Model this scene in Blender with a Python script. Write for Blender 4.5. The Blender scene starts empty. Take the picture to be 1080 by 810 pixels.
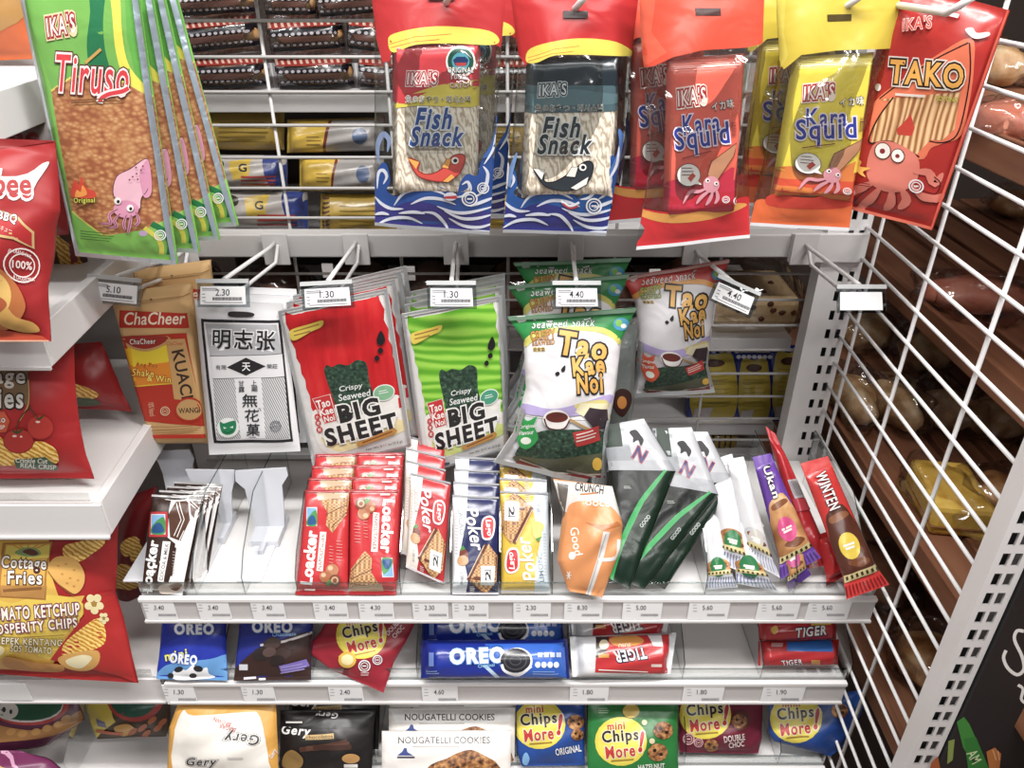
import bpy, bmesh, math, random
from math import sin, cos, pi, radians, sqrt
from mathutils import Vector, Matrix
from mathutils.geometry import tessellate_polygon

SC = bpy.context.scene
COL = SC.collection
RND = random.Random(7)
# ------------------------------------------------------------------ camera
F = 800.0
TH = radians(30.0)
CAM = Vector((0, 0, 1.5))
FW = Vector((0, cos(TH), -sin(TH)))
UP = Vector((0, sin(TH), cos(TH)))
RT = Vector((1, 0, 0))
def ray(px, py): return FW + RT * ((px - 540) / F) + UP * (-(py - 405) / F)
def onY(px, py, Y): r = ray(px, py); return CAM + r * (Y / r.y)
def onZ(px, py, Z): r = ray(px, py); return CAM + r * ((Z - CAM.z) / r.z)
def onX(px, py, X): r = ray(px, py); return CAM + r * (X / r.x)
def PL(px, py, Y=None, Z=None, lean=90.0, yaw=0.0, up=0.0):
    p = onY(px, py, Y) if Y is not None else onZ(px, py, Z)
    l, w = radians(lean), radians(yaw)
    n = Vector((sin(w) * sin(l), -sin(l) * cos(w), cos(l)))
    return (p + n * up, n)
def hit(pl, px, py):
    r = ray(px, py)
    return CAM + r * ((pl[0] - CAM).dot(pl[1]) / r.dot(pl[1]))

cd = bpy.data.cameras.new('camera')
cam = bpy.data.objects.new('camera', cd); COL.objects.link(cam)
cam.location = CAM; cam.rotation_euler = (pi / 2 - TH, 0, 0)
cd.sensor_width = 36; cd.lens = F / 1080 * 36; cd.clip_start = .01
SC.camera = cam

# ------------------------------------------------------------------ materials
def lin(h):
    h = h.lstrip('#')
    if len(h) == 3: h = ''.join(x * 2 for x in h)
    c = [int(h[i:i + 2], 16) / 255 for i in (0, 2, 4)]
    return tuple(x / 12.92 if x <= .04045 else ((x + .055) / 1.055) ** 2.4 for x in c) + (1,)
MATS = {}
def nodes_of(name):
    m = bpy.data.materials.new(name); m.use_nodes = True
    nt = m.node_tree; b = nt.nodes['Principled BSDF']
    return m, nt, b
def crinkle(nt, b, scale=28, strength=.25, dist=.004):
    tc = nt.nodes.new('ShaderNodeTexCoord')
    no = nt.nodes.new('ShaderNodeTexNoise'); no.inputs['Scale'].default_value = scale
    no.inputs['Detail'].default_value = 2.0; no.inputs['Distortion'].default_value = .6
    bu = nt.nodes.new('ShaderNodeBump'); bu.inputs['Strength'].default_value = strength
    bu.inputs['Distance'].default_value = dist
    nt.links.new(tc.outputs['Object'], no.inputs['Vector'])
    nt.links.new(no.outputs['Fac'], bu.inputs['Height'])
    nt.links.new(bu.outputs['Normal'], b.inputs['Normal'])
def ramp2(nt, fac, cols, pos):
    r = nt.nodes.new('ShaderNodeValToRGB')
    el = r.color_ramp.elements
    while len(el) < len(cols): el.new(.5)
    for e, c, p in zip(el, cols, pos): e.position = p; e.color = lin(c)
    nt.links.new(fac, r.inputs['Fac']); return r.outputs['Color']
SPECIAL = {
 # name: (texture, scale, stretch, colours, positions, roughness)
 '@noodle': ('wave', 75, (1, 1, .45), ['#a89a88', '#d2c6b4', '#e6ddce'], [0, .4, 1], .45),
 '@strips': ('wave', 45, (1.6, 1, .12), ['#8c5a38', '#c79a6c', '#e0bd92'], [0, .5, 1], .4),
 '@snackmat': ('vor', 210, (.8, 1, 1.25), ['#c39a70', '#a8764e', '#8a5238'], [0, .5, 1], .45),
 '@seaweed': ('noise', 220, (1, 1, 1), ['#12201a', '#2c4436', '#56745c'], [.3, .55, .8], .5),
 '@wafer': ('brick', 1, (1, 1, 1), ['#c9a074', '#b58a5e', '#8f6844'], [0, .5, 1], .5),
 '@cookie': ('noise', 150, (1, 1, 1), ['#3a2216', '#8a5a36', '#c2935e'], [.36, .5, .7], .5),
 '@chips': ('wave', 70, (1, 1, 1), ['#b07a26', '#dfae4e', '#f0d389'], [0, .5, 1], .45),
 '@hatch': ('wave', 210, (1, .3, .3), ['#5c5c60', '#c9c9cc', '#dededf'], [0, .5, 1], .5),
 '@hatchh': ('wave', 210, (.05, .3, 1), ['#77777b', '#c4c4c8', '#d5d5d8'], [0, .5, 1], .5),
 '@crust': ('noise', 26, (1, 1, 1), ['#8a5a34', '#bb8a5a', '#dcb88a'], [.34, .5, .66], .5),
 '@pinkbun': ('noise', 22, (1, 1, 1), ['#b4614c', '#c98068', '#dba48c'], [.3, .5, .75], .45),
 '@sponge': ('noise', 40, (1, 1, 1), ['#c49a3c', '#d8b250', '#e4c46c'], [.3, .5, .75], .6),
 '@bread': ('noise', 30, (1, 1, 1), ['#b4895a', '#d6ae7e', '#ecd4ac'], [.34, .5, .66], .5),
 '@cake': ('noise', 40, (1, 1, 1), ['#d9b98a', '#e6cda2', '#eedcba'], [.3, .5, .75], .6),
 '@wood': ('noise', 5, (7, .5, 7), ['#6b4330', '#85573f', '#9a6c52'], [.3, .5, .75], .5),
 '@limewave': ('wave', 14, (.6, 1, 1.6), ['#5a9c2c', '#78b43a', '#94c850'], [.1, .5, .9], .35),
 '@redray': ('noise', 26, (2.2, 1, .4), ['#aa1a20', '#c0252a', '#cc3a38'], [.3, .5, .75], .35),
}
def special(key):
    tex, sc, st, cols, pos, rough = SPECIAL[key]
    m, nt, b = nodes_of(key.strip('@'))
    tc = nt.nodes.new('ShaderNodeTexCoord'); mp = nt.nodes.new('ShaderNodeMapping')
    mp.inputs['Scale'].default_value = st
    nt.links.new(tc.outputs['Object'], mp.inputs['Vector'])
    if tex == 'wave':
        t = nt.nodes.new('ShaderNodeTexWave'); t.inputs['Scale'].default_value = sc
        t.inputs['Distortion'].default_value = {'@hatch': .3, '@hatchh': .1, '@limewave': 9}.get(key, 4)
        t.inputs['Detail'].default_value = 2
        if key == '@noodle': t.inputs['Distortion'].default_value = 9; t.bands_direction = 'DIAGONAL'
        t.inputs['Detail Scale'].default_value = 2 if key != '@limewave' else .8
        if key in ('@hatch',): t.bands_direction = 'DIAGONAL'
        if key in ('@hatchh', '@limewave'): t.bands_direction = 'Z'
        if key == '@chips': t.bands_direction = 'DIAGONAL'
        f = t.outputs['Fac']
    elif tex == 'vor':
        t = nt.nodes.new('ShaderNodeTexVoronoi'); t.inputs['Scale'].default_value = sc
        n2 = nt.nodes.new('ShaderNodeTexNoise'); n2.inputs['Scale'].default_value = 30
        nt.links.new(mp.outputs[0], n2.inputs['Vector'])
        mx = nt.nodes.new('ShaderNodeMath'); mx.operation = 'MULTIPLY'
        nt.links.new(t.outputs['Distance'], mx.inputs[0]); nt.links.new(n2.outputs['Fac'], mx.inputs[1])
        m2 = nt.nodes.new('ShaderNodeMath'); m2.operation = 'MULTIPLY'; m2.inputs[1].default_value = 2.4
        nt.links.new(mx.outputs[0], m2.inputs[0]); f = m2.outputs[0]
    elif tex == 'brick':
        t = nt.nodes.new('ShaderNodeTexChecker'); t.inputs['Scale'].default_value = 330; f = t.outputs['Fac']
    else:
        t = nt.nodes.new('ShaderNodeTexNoise'); t.inputs['Scale'].default_value = sc
        t.inputs['Detail'].default_value = 5; f = t.outputs['Fac']
    nt.links.new(mp.outputs[0], t.inputs['Vector'])
    nt.links.new(ramp2(nt, f, cols, pos), b.inputs['Base Color'])
    b.inputs['Roughness'].default_value = rough
    return m
def mat(c, kind='print'):
    k = (c, kind)
    if k in MATS: return MATS[k]
    if c.startswith('@'):
        m = special(c); MATS[k] = m; return m
    m, nt, b = nodes_of(kind + '_' + c.strip('#'))
    q = lin(c)
    if kind in ('print', 'soft'):     # printed film is a little less pure than its ink
        g = .3 * q[0] + .6 * q[1] + .1 * q[2]
        q = tuple(.88 * (.88 * x + .12 * g) for x in q[:3]) + (1,)
    b.inputs['Base Color'].default_value = q
    if kind == 'print':
        b.inputs['Roughness'].default_value = .27; crinkle(nt, b, 24, .42, .005)
        b.inputs['Specular IOR Level'].default_value = .6
    elif kind == 'soft':
        b.inputs['Roughness'].default_value = .38; crinkle(nt, b, 15, .6, .011)
    elif kind == 'foil':
        b.inputs['Metallic'].default_value = .75; b.inputs['Roughness'].default_value = .3; crinkle(nt, b, 50, .5)
    elif kind == 'paper':
        b.inputs['Roughness'].default_value = .6
    elif kind == 'steel':
        b.inputs['Roughness'].default_value = .35; b.inputs['Specular IOR Level'].default_value = .5
        crinkle(nt, b, 9, .02, .002)
    elif kind == 'board':
        b.inputs['Roughness'].default_value = .4
        tc = nt.nodes.new('ShaderNodeTexCoord'); no = nt.nodes.new('ShaderNodeTexNoise')
        no.inputs['Scale'].default_value = 3.0; nt.links.new(tc.outputs['Object'], no.inputs['Vector'])
        l = lin(c); d = '#%02x%02x%02x' % tuple(int(int(c.lstrip('#')[i:i+2], 16) * .95) for i in (0, 2, 4))
        nt.links.new(ramp2(nt, no.outputs['Fac'], [d, c], [.3, .7]), b.inputs['Base Color'])
    elif kind in ('clear', 'acrylic'):
        out = nt.nodes['Material Output']
        tr = nt.nodes.new('ShaderNodeBsdfTransparent'); tr.inputs['Color'].default_value = lin(c)
        gl = nt.nodes.new('ShaderNodeBsdfGlossy'); gl.inputs['Roughness'].default_value = .12 if kind == 'clear' else .06
        gl.inputs['Color'].default_value = (1, 1, 1, 1)
        fr = nt.nodes.new('ShaderNodeLayerWeight'); fr.inputs['Blend'].default_value = .25
        ma = nt.nodes.new('ShaderNodeMath'); ma.operation = 'MULTIPLY_ADD'
        ma.inputs[1].default_value = .5; ma.inputs[2].default_value = .09 if kind == 'clear' else .05
        nt.links.new(fr.outputs['Fresnel'], ma.inputs[0])
        mx = nt.nodes.new('ShaderNodeMixShader')
        nt.links.new(ma.outputs[0], mx.inputs[0]); nt.links.new(tr.outputs[0], mx.inputs[1]); nt.links.new(gl.outputs[0], mx.inputs[2])
        nt.links.new(mx.outputs[0], out.inputs['Surface'])
        if kind == 'clear': crinkle(nt, gl, 22, .9, .014)
    MATS[k] = m; return m

# ------------------------------------------------------------------ tagging
def tag(o, label=None, cat=None, group=None, kind=None):
    if label: o['label'] = label
    if cat: o['category'] = cat
    if group: o['group'] = group
    if kind: o['kind'] = kind
    return o
def empty(name, loc, label=None, cat=None, group=None):
    o = bpy.data.objects.new(name, None); COL.objects.link(o); o.location = loc
    o.empty_display_size = .02
    return tag(o, label, cat, group)
def put(me, name, loc, parent=None):
    o = bpy.data.objects.new(name, me); COL.objects.link(o)
    o.location = Vector(loc) - (parent_loc(parent) if parent else Vector((0, 0, 0)))
    if parent: o.parent = parent
    return o
def parent_loc(p):
    v = Vector(p.location)
    while p.parent: p = p.parent; v += Vector(p.location)
    return v
def dup(src, d, label=None, group=None, rot=None, only=None):
    r = src.copy(); COL.objects.link(r); r.location = Vector(src.location) + Vector(d)
    if rot: r.rotation_euler = rot
    if label: r['label'] = label
    if group: r['group'] = group
    for ch in list(src.children):
        c = ch.copy(); COL.objects.link(c); c.parent = r
        for g in ch.children:
            q = g.copy(); COL.objects.link(q); q.parent = c
    return r

# ------------------------------------------------------------------ plain mesh builder
class MB:
    def __init__(s): s.v = []; s.f = []; s.m = []; s.mats = []; s.sm = []
    def mi(s, m):
        if m not in s.mats: s.mats.append(m)
        return s.mats.index(m)
    def face(s, idx, m, sm=False): s.f.append(idx); s.m.append(s.mi(m)); s.sm.append(sm)
    def box(s, a, b, m):
        x0, y0, z0 = a; x1, y1, z1 = b; o = len(s.v)
        s.v += [(x0,y0,z0),(x1,y0,z0),(x1,y1,z0),(x0,y1,z0),(x0,y0,z1),(x1,y0,z1),(x1,y1,z1),(x0,y1,z1)]
        for q in ((0,3,2,1),(4,5,6,7),(0,1,5,4),(1,2,6,5),(2,3,7,6),(3,0,4,7)): s.face([o + i for i in q], m)
    def hexa(s, bot, top, m):
        o = len(s.v); s.v += [tuple(p) for p in bot] + [tuple(p) for p in top]
        for q in ((0,3,2,1),(4,5,6,7),(0,1,5,4),(1,2,6,5),(2,3,7,6),(3,0,4,7)): s.face([o + i for i in q], m)
    def tube(s, pts, r, m, n=8):
        pts = [Vector(p) for p in pts]; o = len(s.v); k = len(pts)
        for i, p in enumerate(pts):
            a = pts[max(i - 1, 0)]; b = pts[min(i + 1, k - 1)]
            t = (b - a).normalized()
            x = t.cross(Vector((0, 0, 1)) if abs(t.z) < .9 else Vector((1, 0, 0))).normalized(); y = t.cross(x)
            for j in range(n):
                an = 2 * pi * j / n; s.v.append(tuple(p + x * (r * cos(an)) + y * (r * sin(an))))
        for i in range(k - 1):
            for j in range(n):
                s.face([o + i * n + j, o + i * n + (j + 1) % n, o + (i + 1) * n + (j + 1) % n, o + (i + 1) * n + j], m, True)
        s.face([o + j for j in range(n)][::-1], m); s.face([o + (k - 1) * n + j for j in range(n)], m)
    def prism(s, poly, d, m, edge=None):
        """extrude a planar 3D polygon by vector d (concave allowed)"""
        poly = [Vector(p) for p in poly]; d = Vector(d); n = len(poly); o = len(s.v)
        s.v += [tuple(p) for p in poly] + [tuple(p + d) for p in poly]
        for t in tessellate_polygon([poly]):
            s.face([o + i for i in t], m); s.face([o + n + i for i in reversed(t)], m)
        for i in range(n): s.face([o + i, o + (i + 1) % n, o + n + (i + 1) % n, o + n + i], edge or m)
    def lump(s, c, r, m, seed=0, amp=.12, nu=20, nv=12, rot=None, p=1.0):
        rn = random.Random(seed); ph = [rn.uniform(0, 6.28) for _ in range(8)]; o = len(s.v); c = Vector(c)
        for j in range(nv + 1):
            ph_ = pi * j / nv
            for i in range(nu):
                a = 2 * pi * i / nu
                d = Vector((cos(a) * sin(ph_), sin(a) * sin(ph_), cos(ph_)))
                w = 1 + amp * (sin(3 * d.x + ph[0]) * sin(2.5 * d.y + ph[1]) + .6 * sin(6 * d.x + ph[2]) * sin(5 * d.z + ph[3]) + .4 * sin(9 * d.y + ph[4]))
                e = Vector([math.copysign(abs(x) ** p, x) for x in d])
                q = Vector((e.x * r[0], e.y * r[1], e.z * r[2])) * w
                if rot: q = rot @ q
                s.v.append(tuple(c + q))
        for j in range(nv):
            for i in range(nu):
                s.face([o + j*nu + i, o + (j+1)*nu + i, o + (j+1)*nu + (i+1) % nu, o + j*nu + (i+1) % nu], m, True)
    def build(s, name, base=None, parent=None, bevel=0):
        if base is None:
            xs = [v[0] for v in s.v]; ys = [v[1] for v in s.v]; zs = [v[2] for v in s.v]
            base = ((min(xs) + max(xs)) / 2, (min(ys) + max(ys)) / 2, min(zs))
        me = bpy.data.meshes.new(name)
        b = Vector(base)
        me.from_pydata([tuple(Vector(v) - b) for v in s.v], [], s.f)
        for m in s.mats: me.materials.append(m)
        me.polygons.foreach_set('material_index', s.m)
        me.polygons.foreach_set('use_smooth', s.sm)
        me.update()
        o = put(me, name, base, parent)
        if bevel:
            md = o.modifiers.new('bevel', 'BEVEL'); md.width = bevel; md.segments = 2; md.limit_method = 'ANGLE'
        return o

# ------------------------------------------------------------------ 2D art
TXT = {}
def text2d(s, off, sh, sp=1.0):
    k = (s, off, sh, sp)
    if k not in TXT:
        c = bpy.data.curves.new('t', 'FONT'); c.body = s; c.offset = off; c.shear = sh; c.resolution_u = 3; c.space_character = sp
        o = bpy.data.objects.new('t', c); m = bpy.data.meshes.new_from_object(o)
        TXT[k] = ([(v.co.x, v.co.y) for v in m.vertices], [tuple(p.vertices) for p in m.polygons])
        bpy.data.meshes.remove(m); bpy.data.objects.remove(o); bpy.data.curves.remove(c)
    return TXT[k]
def T(s, cx, cy, w, h, col, rot=0, ol=None, ow=.05, b=.022, sh=0, ol2=None, arch=0):
    b = b * .45; ow = ow * .8
    sp = 1.0 + 1.4 * b + (.13 if ol else 0)
    V0, _ = text2d(s, b, sh, sp)
    if not V0: return []
    x0 = min(v[0] for v in V0); x1 = max(v[0] for v in V0); y0 = min(v[1] for v in V0); y1 = max(v[1] for v in V0)
    a = radians(rot); ca, sa = cos(a), sin(a); out = []
    lay = ([(ol2, b + ow * 1.7)] if ol2 else []) + ([(ol, b + ow)] if ol else []) + [(col, b)]
    for c, off in lay:
        V, Fc = text2d(s, off, sh, sp); P_ = []
        for X, Y in V:
            x = (X - (x0 + x1) / 2) * w / (x1 - x0); y = -(Y - (y0 + y1) / 2) * h / (y1 - y0)
            if arch: y += arch * ((2 * x / w) ** 2 - .5)
            P_.append((cx + x * ca + y * sa, cy - x * sa + y * ca))
        out.append((P_, Fc, c))
    return out
def P(pts, c):
    v = [Vector((p[0], p[1], 0)) for p in pts]
    return [([(p[0], p[1]) for p in pts], [tuple(t) for t in tessellate_polygon([v])], c)]
def smooth(pts, closed=True, k=4):
    n = len(pts); out = []
    for i in range(n if closed else n - 1):
        g = lambda j: pts[j % n] if closed else pts[min(max(j, 0), n - 1)]
        a, b, c, d = g(i - 1), g(i), g(i + 1), g(i + 2)
        for t in range(k):
            t /= k
            out.append(tuple(.5 * (2*b[q] + (c[q]-a[q])*t + (2*a[q]-5*b[q]+4*c[q]-d[q])*t*t + (3*b[q]-a[q]-3*c[q]+d[q])*t**3) for q in (0, 1)))
    if not closed: out.append(tuple(pts[-1]))
    return out
def SP(pts, c): return P(smooth(pts), c)
def R(x0, y0, x1, y1, c): return [([(x0, y0), (x1, y0), (x1, y1), (x0, y1)], [(0, 1, 2, 3)], c)]
def E(cx, cy, rx, ry, c, rot=0, n=22):
    a = radians(rot)
    pts = [(cx + rx * cos(2*pi*i/n) * cos(a) + ry * sin(2*pi*i/n) * sin(a), cy - rx * cos(2*pi*i/n) * sin(a) + ry * sin(2*pi*i/n) * cos(a)) for i in range(n)]
    return [(pts, [(0, i, i + 1) for i in range(1, n - 1)], c)]
def L(pts, w, c, s=False, closed=False, taper=False):
    if s: pts = smooth(pts, closed)
    n = len(pts); V = []; Fc = []
    for i in range(n):
        if closed: a, b = pts[i - 1], pts[(i + 1) % n]
        else: a, b = pts[max(i - 1, 0)], pts[min(i + 1, n - 1)]
        dx, dy = b[0] - a[0], b[1] - a[1]; l = sqrt(dx*dx + dy*dy) or 1
        ww = w / 2 * ((sin(pi * (i + .3) / (n - .4)) ** .7) if taper else 1)
        V += [(pts[i][0] - dy / l * ww, pts[i][1] + dx / l * ww), (pts[i][0] + dy / l * ww, pts[i][1] - dx / l * ww)]
    for i in range(n if closed else n - 1):
        j = (i + 1) % n; Fc.append((2*i, 2*i + 1, 2*j + 1, 2*j))
    return [(V, Fc, c)]
def RING(cx, cy, rx, ry, w, c, n=24):
    return L([(cx + rx * cos(2*pi*i/n), cy + ry * sin(2*pi*i/n)) for i in range(n)], w, c, closed=True)
def LINES(x0, y0, x1, n, dy, w, c, sl=0):
    o = []
    for i in range(n):
        f = (.8 + .2 * ((i * 37) % 10) / 10)
        o += L([(x0, y0 + i * dy), (x0 + (x1 - x0) * f, y0 + i * dy + sl * f)], w, c)
    return o
def SEAL(cx, cy, r, c='#e8e8ea'):
    return RING(cx, cy, r, r, r * .22, c) + RING(cx, cy, r * .62, r * .62, r * .14, c) + R(cx - r*.35, cy - r*.12, cx + r*.35, cy + r*.12, c)
def cat(*a):
    o = []
    for x in a: o += x
    return o

# ------------------------------------------------------------------ packs
def prof_fn(kind, fin=.05):
    def fins(v):
        s = (v - fin) / (1 - 2 * fin)
        return s if 0 < s < 1 else None
    if kind == 'pillow':
        def p(u, v):
            s = fins(v)
            if s is None: return 0
            return (max(sin(pi * u), 0) ** .55) * (max(sin(pi * s), 0) ** .75)
    elif kind == 'flat':
        def p(u, v):
            s = fins(v)
            if s is None: return 0
            return min(1, 6 * min(u, 1 - u)) ** .5 * min(1, 7 * min(s, 1 - s)) ** .6
    elif kind == 'box':
        def p(u, v): return min(1, 14 * min(u, 1 - u)) ** .5 * min(1, 16 * min(v, 1 - v)) ** .5
    elif kind == 'roll':        # a cylinder lying along u with fins at its ends
        def p(u, v):
            s = (u - fin) / (1 - 2 * fin)
            if not 0 < s < 1: return 0
            return sqrt(max(1 - (2 * v - 1) ** 2, 0)) * min(1, 12 * min(s, 1 - s)) ** .5
    elif kind == 'bar':         # a bar along v with fins at its ends
        def p(u, v):
            s = fins(v)
            if s is None: return 0
            return (1 - abs(2 * u - 1) ** 3) ** .6 * min(1, 9 * min(s, 1 - s)) ** .5
    else:
        def p(u, v): return 0
    return p
def inv_bil(q, x, y):
    (ax, ay), (bx, by), (cx, cy), (dx, dy) = q   # tl tr br bl
    u = v = .5
    for _ in range(7):
        fx = (1-u)*(1-v)*ax + u*(1-v)*bx + u*v*cx + (1-u)*v*dx - x
        fy = (1-u)*(1-v)*ay + u*(1-v)*by + u*v*cy + (1-u)*v*dy - y
        jux = (1-v)*(bx-ax) + v*(cx-dx); juy = (1-v)*(by-ay) + v*(cy-dy)
        jvx = (1-u)*(dx-ax) + u*(cx-bx); jvy = (1-u)*(dy-ay) + u*(cy-by)
        det = jux*jvy - jvx*juy or 1e-9
        u = max(-2, min(3, u - (fx*jvy - fy*jvx)/det)); v = max(-2, min(3, v - (jux*fy - juy*fx)/det))
    return u, v
def vparams(rows):
    m = [((a[0]+b[0])/2, (a[1]+b[1])/2) for a, b in rows]
    d = [0]
    for i in range(1, len(m)): d.append(d[-1] + math.hypot(m[i][0]-m[i-1][0], m[i][1]-m[i-1][1]))
    return [x / d[-1] for x in d]
def px2uv(rows, vs, x, y):
    best = None
    for i in range(len(rows) - 1):
        q = (rows[i][0], rows[i][1], rows[i+1][1], rows[i+1][0])
        u, v = inv_bil(q, x, y)
        e = max(0, -v, v - 1) + .3 * max(0, -u, u - 1)
        if best is None or e < best[0] - 1e-9: best = (e, u, vs[i] + v * (vs[i+1] - vs[i]))
    return best[1], best[2]
def cut(bm, co, no, clear=False):
    bmesh.ops.bisect_plane(bm, geom=bm.verts[:] + bm.edges[:] + bm.faces[:], dist=1e-6, plane_co=co, plane_no=no, clear_outer=clear)
def pack(name, label, cat_, cr, rows, pl, T_=.01, art=(), base='#ffffff', prof='pillow', group=None,
         acr=None, arows=None, N=(14, 18), kind='print', parent=None, front=.5, fin=.05, back=None, wob=.06, seed=None,
         edge=.0006, lift=.0):
    """a bag, box or bar: a front and a back sheet laid on a plane in space; art is printed on the front sheet"""
    X0, Y0, S0 = cr
    px = [((a[0]/S0 + X0, a[1]/S0 + Y0), (b[0]/S0 + X0, b[1]/S0 + Y0)) for a, b in rows]
    P3 = [(hit(pl, *a), hit(pl, *b)) for a, b in px]
    n = pl[1]
    mids = [(a + b) / 2 for a, b in P3]; d = [0.0]
    for i in range(1, len(mids)): d.append(d[-1] + (mids[i] - mids[i-1]).length)
    vs = [x / d[-1] for x in d]
    arows = arows or rows; avs = vs if arows is rows else vparams(arows)
    pf = prof_fn(prof, fin)
    rn = random.Random(seed if seed is not None else hash_s(name + str(rows[0])))
    ph = [rn.uniform(0, 6.28) for _ in range(6)]
    NU, NV = N
    if T_ > .028: NU, NV = int(NU * 1.6), int(NV * 1.5)
    vg = sorted(set([round(j / NV, 5) for j in range(NV + 1)] + [round(v, 5) for v in vs]))
    ug = [i / NU for i in range(NU + 1)]
    def flat(u, v):
        i = 0
        while i < len(vs) - 2 and v > vs[i+1]: i += 1
        t = (v - vs[i]) / (vs[i+1] - vs[i])
        return P3[i][0].lerp(P3[i+1][0], t).lerp(P3[i][1].lerp(P3[i+1][1], t), u)
    def wv(u, v):
        return wob * T_ * (sin(5*u + ph[0]) * sin(4*v + ph[1]) + .6 * sin(11*u + ph[2] + 4*v) * sin(7*v + ph[3]) + .35*sin(17*v + 9*u + ph[4])) * 1.3
    def S(u, v, side=1, h=0):
        u = min(max(u, 0.0), 1.0); v = min(max(v, 0.0), 1.0)
        q = pf(u, v)
        w = wv(u, v) * (.35 + .65 * q)
        dd = edge + T_ * (front if side > 0 else 1 - front) * q
        return flat(u, v) + n * (lift + w + (dd + h if side > 0 else -dd))
    def nrm(u, v, side=1):
        e = .012
        a = S(min(u+e, 1), v, side) - S(max(u-e, 0), v, side); b = S(u, min(v+e, 1), side) - S(u, max(v-e, 0), side)
        c = b.cross(a)
        if c.length < 1e-12: return n * side
        c.normalize()
        if c.dot(n) * side < 0: c = -c
        return c
    own = arows is rows and T_ > .012
    def reg(x, y):
        u, v = px2uv(arows, avs, x, y)
        if own and -.2 < u < 1.2 and -.2 < v < 1.2:
            tx, ty = x, y
            for _ in range(2):
                uc, vc = min(max(u, 0), 1), min(max(v, 0), 1)
                d = S(uc, vc) - CAM; k_ = d.dot(FW)
                d0 = flat(uc, vc) - CAM; k0 = d0.dot(FW)
                tx += ((540 + F * d0.dot(RT) / k0) - (540 + F * d.dot(RT) / k_)) * S0 - (tx - x)
                ty += ((405 - F * d0.dot(UP) / k0) - (405 - F * d.dot(UP) / k_)) * S0 - (ty - y)
                u, v = px2uv(arows, avs, tx, ty)
        return u, v
    V = []; Fc = []; MI = []; NR = []; mats = []
    def mi(c, k=None):
        if c.startswith('~'): m = mat(c[1:], 'foil')
        elif c.startswith('='): m = mat(c[1:], 'clear')
        elif c.startswith('^'): m = mat(c[1:], 'paper')
        else: m = mat(c, k or kind)
        if m not in mats: mats.append(m)
        return mats.index(m)
    bi = mi(base); ki = mi(back) if back else bi
    nu1 = NU + 1; nv1 = len(vg)
    for side in (1, -1):
        for v in vg:
            for u in ug: V.append(S(u, v, side)); NR.append(nrm(u, v, side))
    off = nu1 * nv1
    for j in range(nv1 - 1):
        for i in range(NU):
            a = j * nu1 + i; q = (a, a + nu1, a + nu1 + 1, a + 1)
            Fc.append(q); MI.append(bi)
            Fc.append(tuple(off + k for k in reversed(q))); MI.append(ki)
    ring = [i for i in range(nu1)] + [j * nu1 + NU for j in range(1, nv1)] + [(nv1-1)*nu1 + i for i in range(NU-1, -1, -1)] + [j * nu1 for j in range(nv1-2, 0, -1)]
    for k in range(len(ring)):
        a, b = ring[k], ring[(k+1) % len(ring)]
        Fc.append((a, b, off + b, off + a)); MI.append(bi)
    h = .00025 + .006 * T_
    for (pts, tris, c) in art:
        if not tris: continue
        if pts and isinstance(pts[0], str): continue
        uv = [p[1:] if p[0] == 'uv' else reg(p[0], p[1]) for p in pts]
        u0 = min(p[0] for p in uv); u1 = max(p[0] for p in uv); v0 = min(p[1] for p in uv); v1 = max(p[1] for p in uv)
        if u1 <= 0 or u0 >= 1 or v1 <= 0 or v0 >= 1: continue
        bm = bmesh.new()
        bv = [bm.verts.new((p[0], p[1], 0)) for p in uv]
        for t in tris:
            if len(set(t)) < 3: continue
            try: bm.faces.new([bv[i] for i in t])
            except ValueError: pass
        if u0 < 0: cut(bm, (0, 0, 0), (-1, 0, 0), True)
        if u1 > 1: cut(bm, (1, 0, 0), (1, 0, 0), True)
        if v0 < 0: cut(bm, (0, 0, 0), (0, -1, 0), True)
        if v1 > 1: cut(bm, (0, 1, 0), (0, 1, 0), True)
        for g in ug[1:-1]:
            if u0 < g < u1: cut(bm, (g, 0, 0), (1, 0, 0))
        for g in vg[1:-1]:
            if v0 < g < v1: cut(bm, (0, g, 0), (0, 1, 0))
        m_ = mi(c); o = len(V); bm.verts.index_update()
        for x in bm.verts:
            V.append(S(x.co.x, x.co.y, 1, h)); NR.append(nrm(x.co.x, x.co.y, 1))
        for f in bm.faces:
            idx = [o + x.index for x in f.verts]
            a, b, c_ = (V[i] for i in idx[:3])
            if (b - a).cross(c_ - a).dot(n) < 0: idx.reverse()
            Fc.append(tuple(idx)); MI.append(m_)
        bm.free(); h += .00012 if len(art) < 30 else .00007
    basep = (S(.5, 1, 1) + S(.5, 1, -1)) / 2
    me = bpy.data.meshes.new(name)
    me.from_pydata([tuple(v - basep) for v in V], [], Fc)
    for m in mats: me.materials.append(m)
    me.polygons.foreach_set('material_index', MI)
    me.polygons.foreach_set('use_smooth', [True] * len(Fc))
    me.update()
    if len(me.vertices) == len(NR):
        me.normals_split_custom_set_from_vertices([tuple(x) for x in NR])
    o = put(me, name, basep, parent)
    if not parent: tag(o, label, cat_, group)
    elif label: o['label'] = label
    return o
def hash_s(s):
    h = 5381
    for ch in s: h = (h * 33 + ord(ch)) & 0xffffffff
    return h
def U(u0, v0, u1, v1, c):
    return [([('uv', u0, v0), ('uv', u1, v0), ('uv', u1, v1), ('uv', u0, v1)], [(0, 1, 2, 3)], c)]
def crimp(v0, v1, n, c, frac=.45, u0=0., u1=1.):
    o = []
    for i in range(n):
        a = u0 + (u1 - u0) * i / n; o += U(a, v0, a + (u1 - u0) / n * frac, v1, c)
    return o
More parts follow.
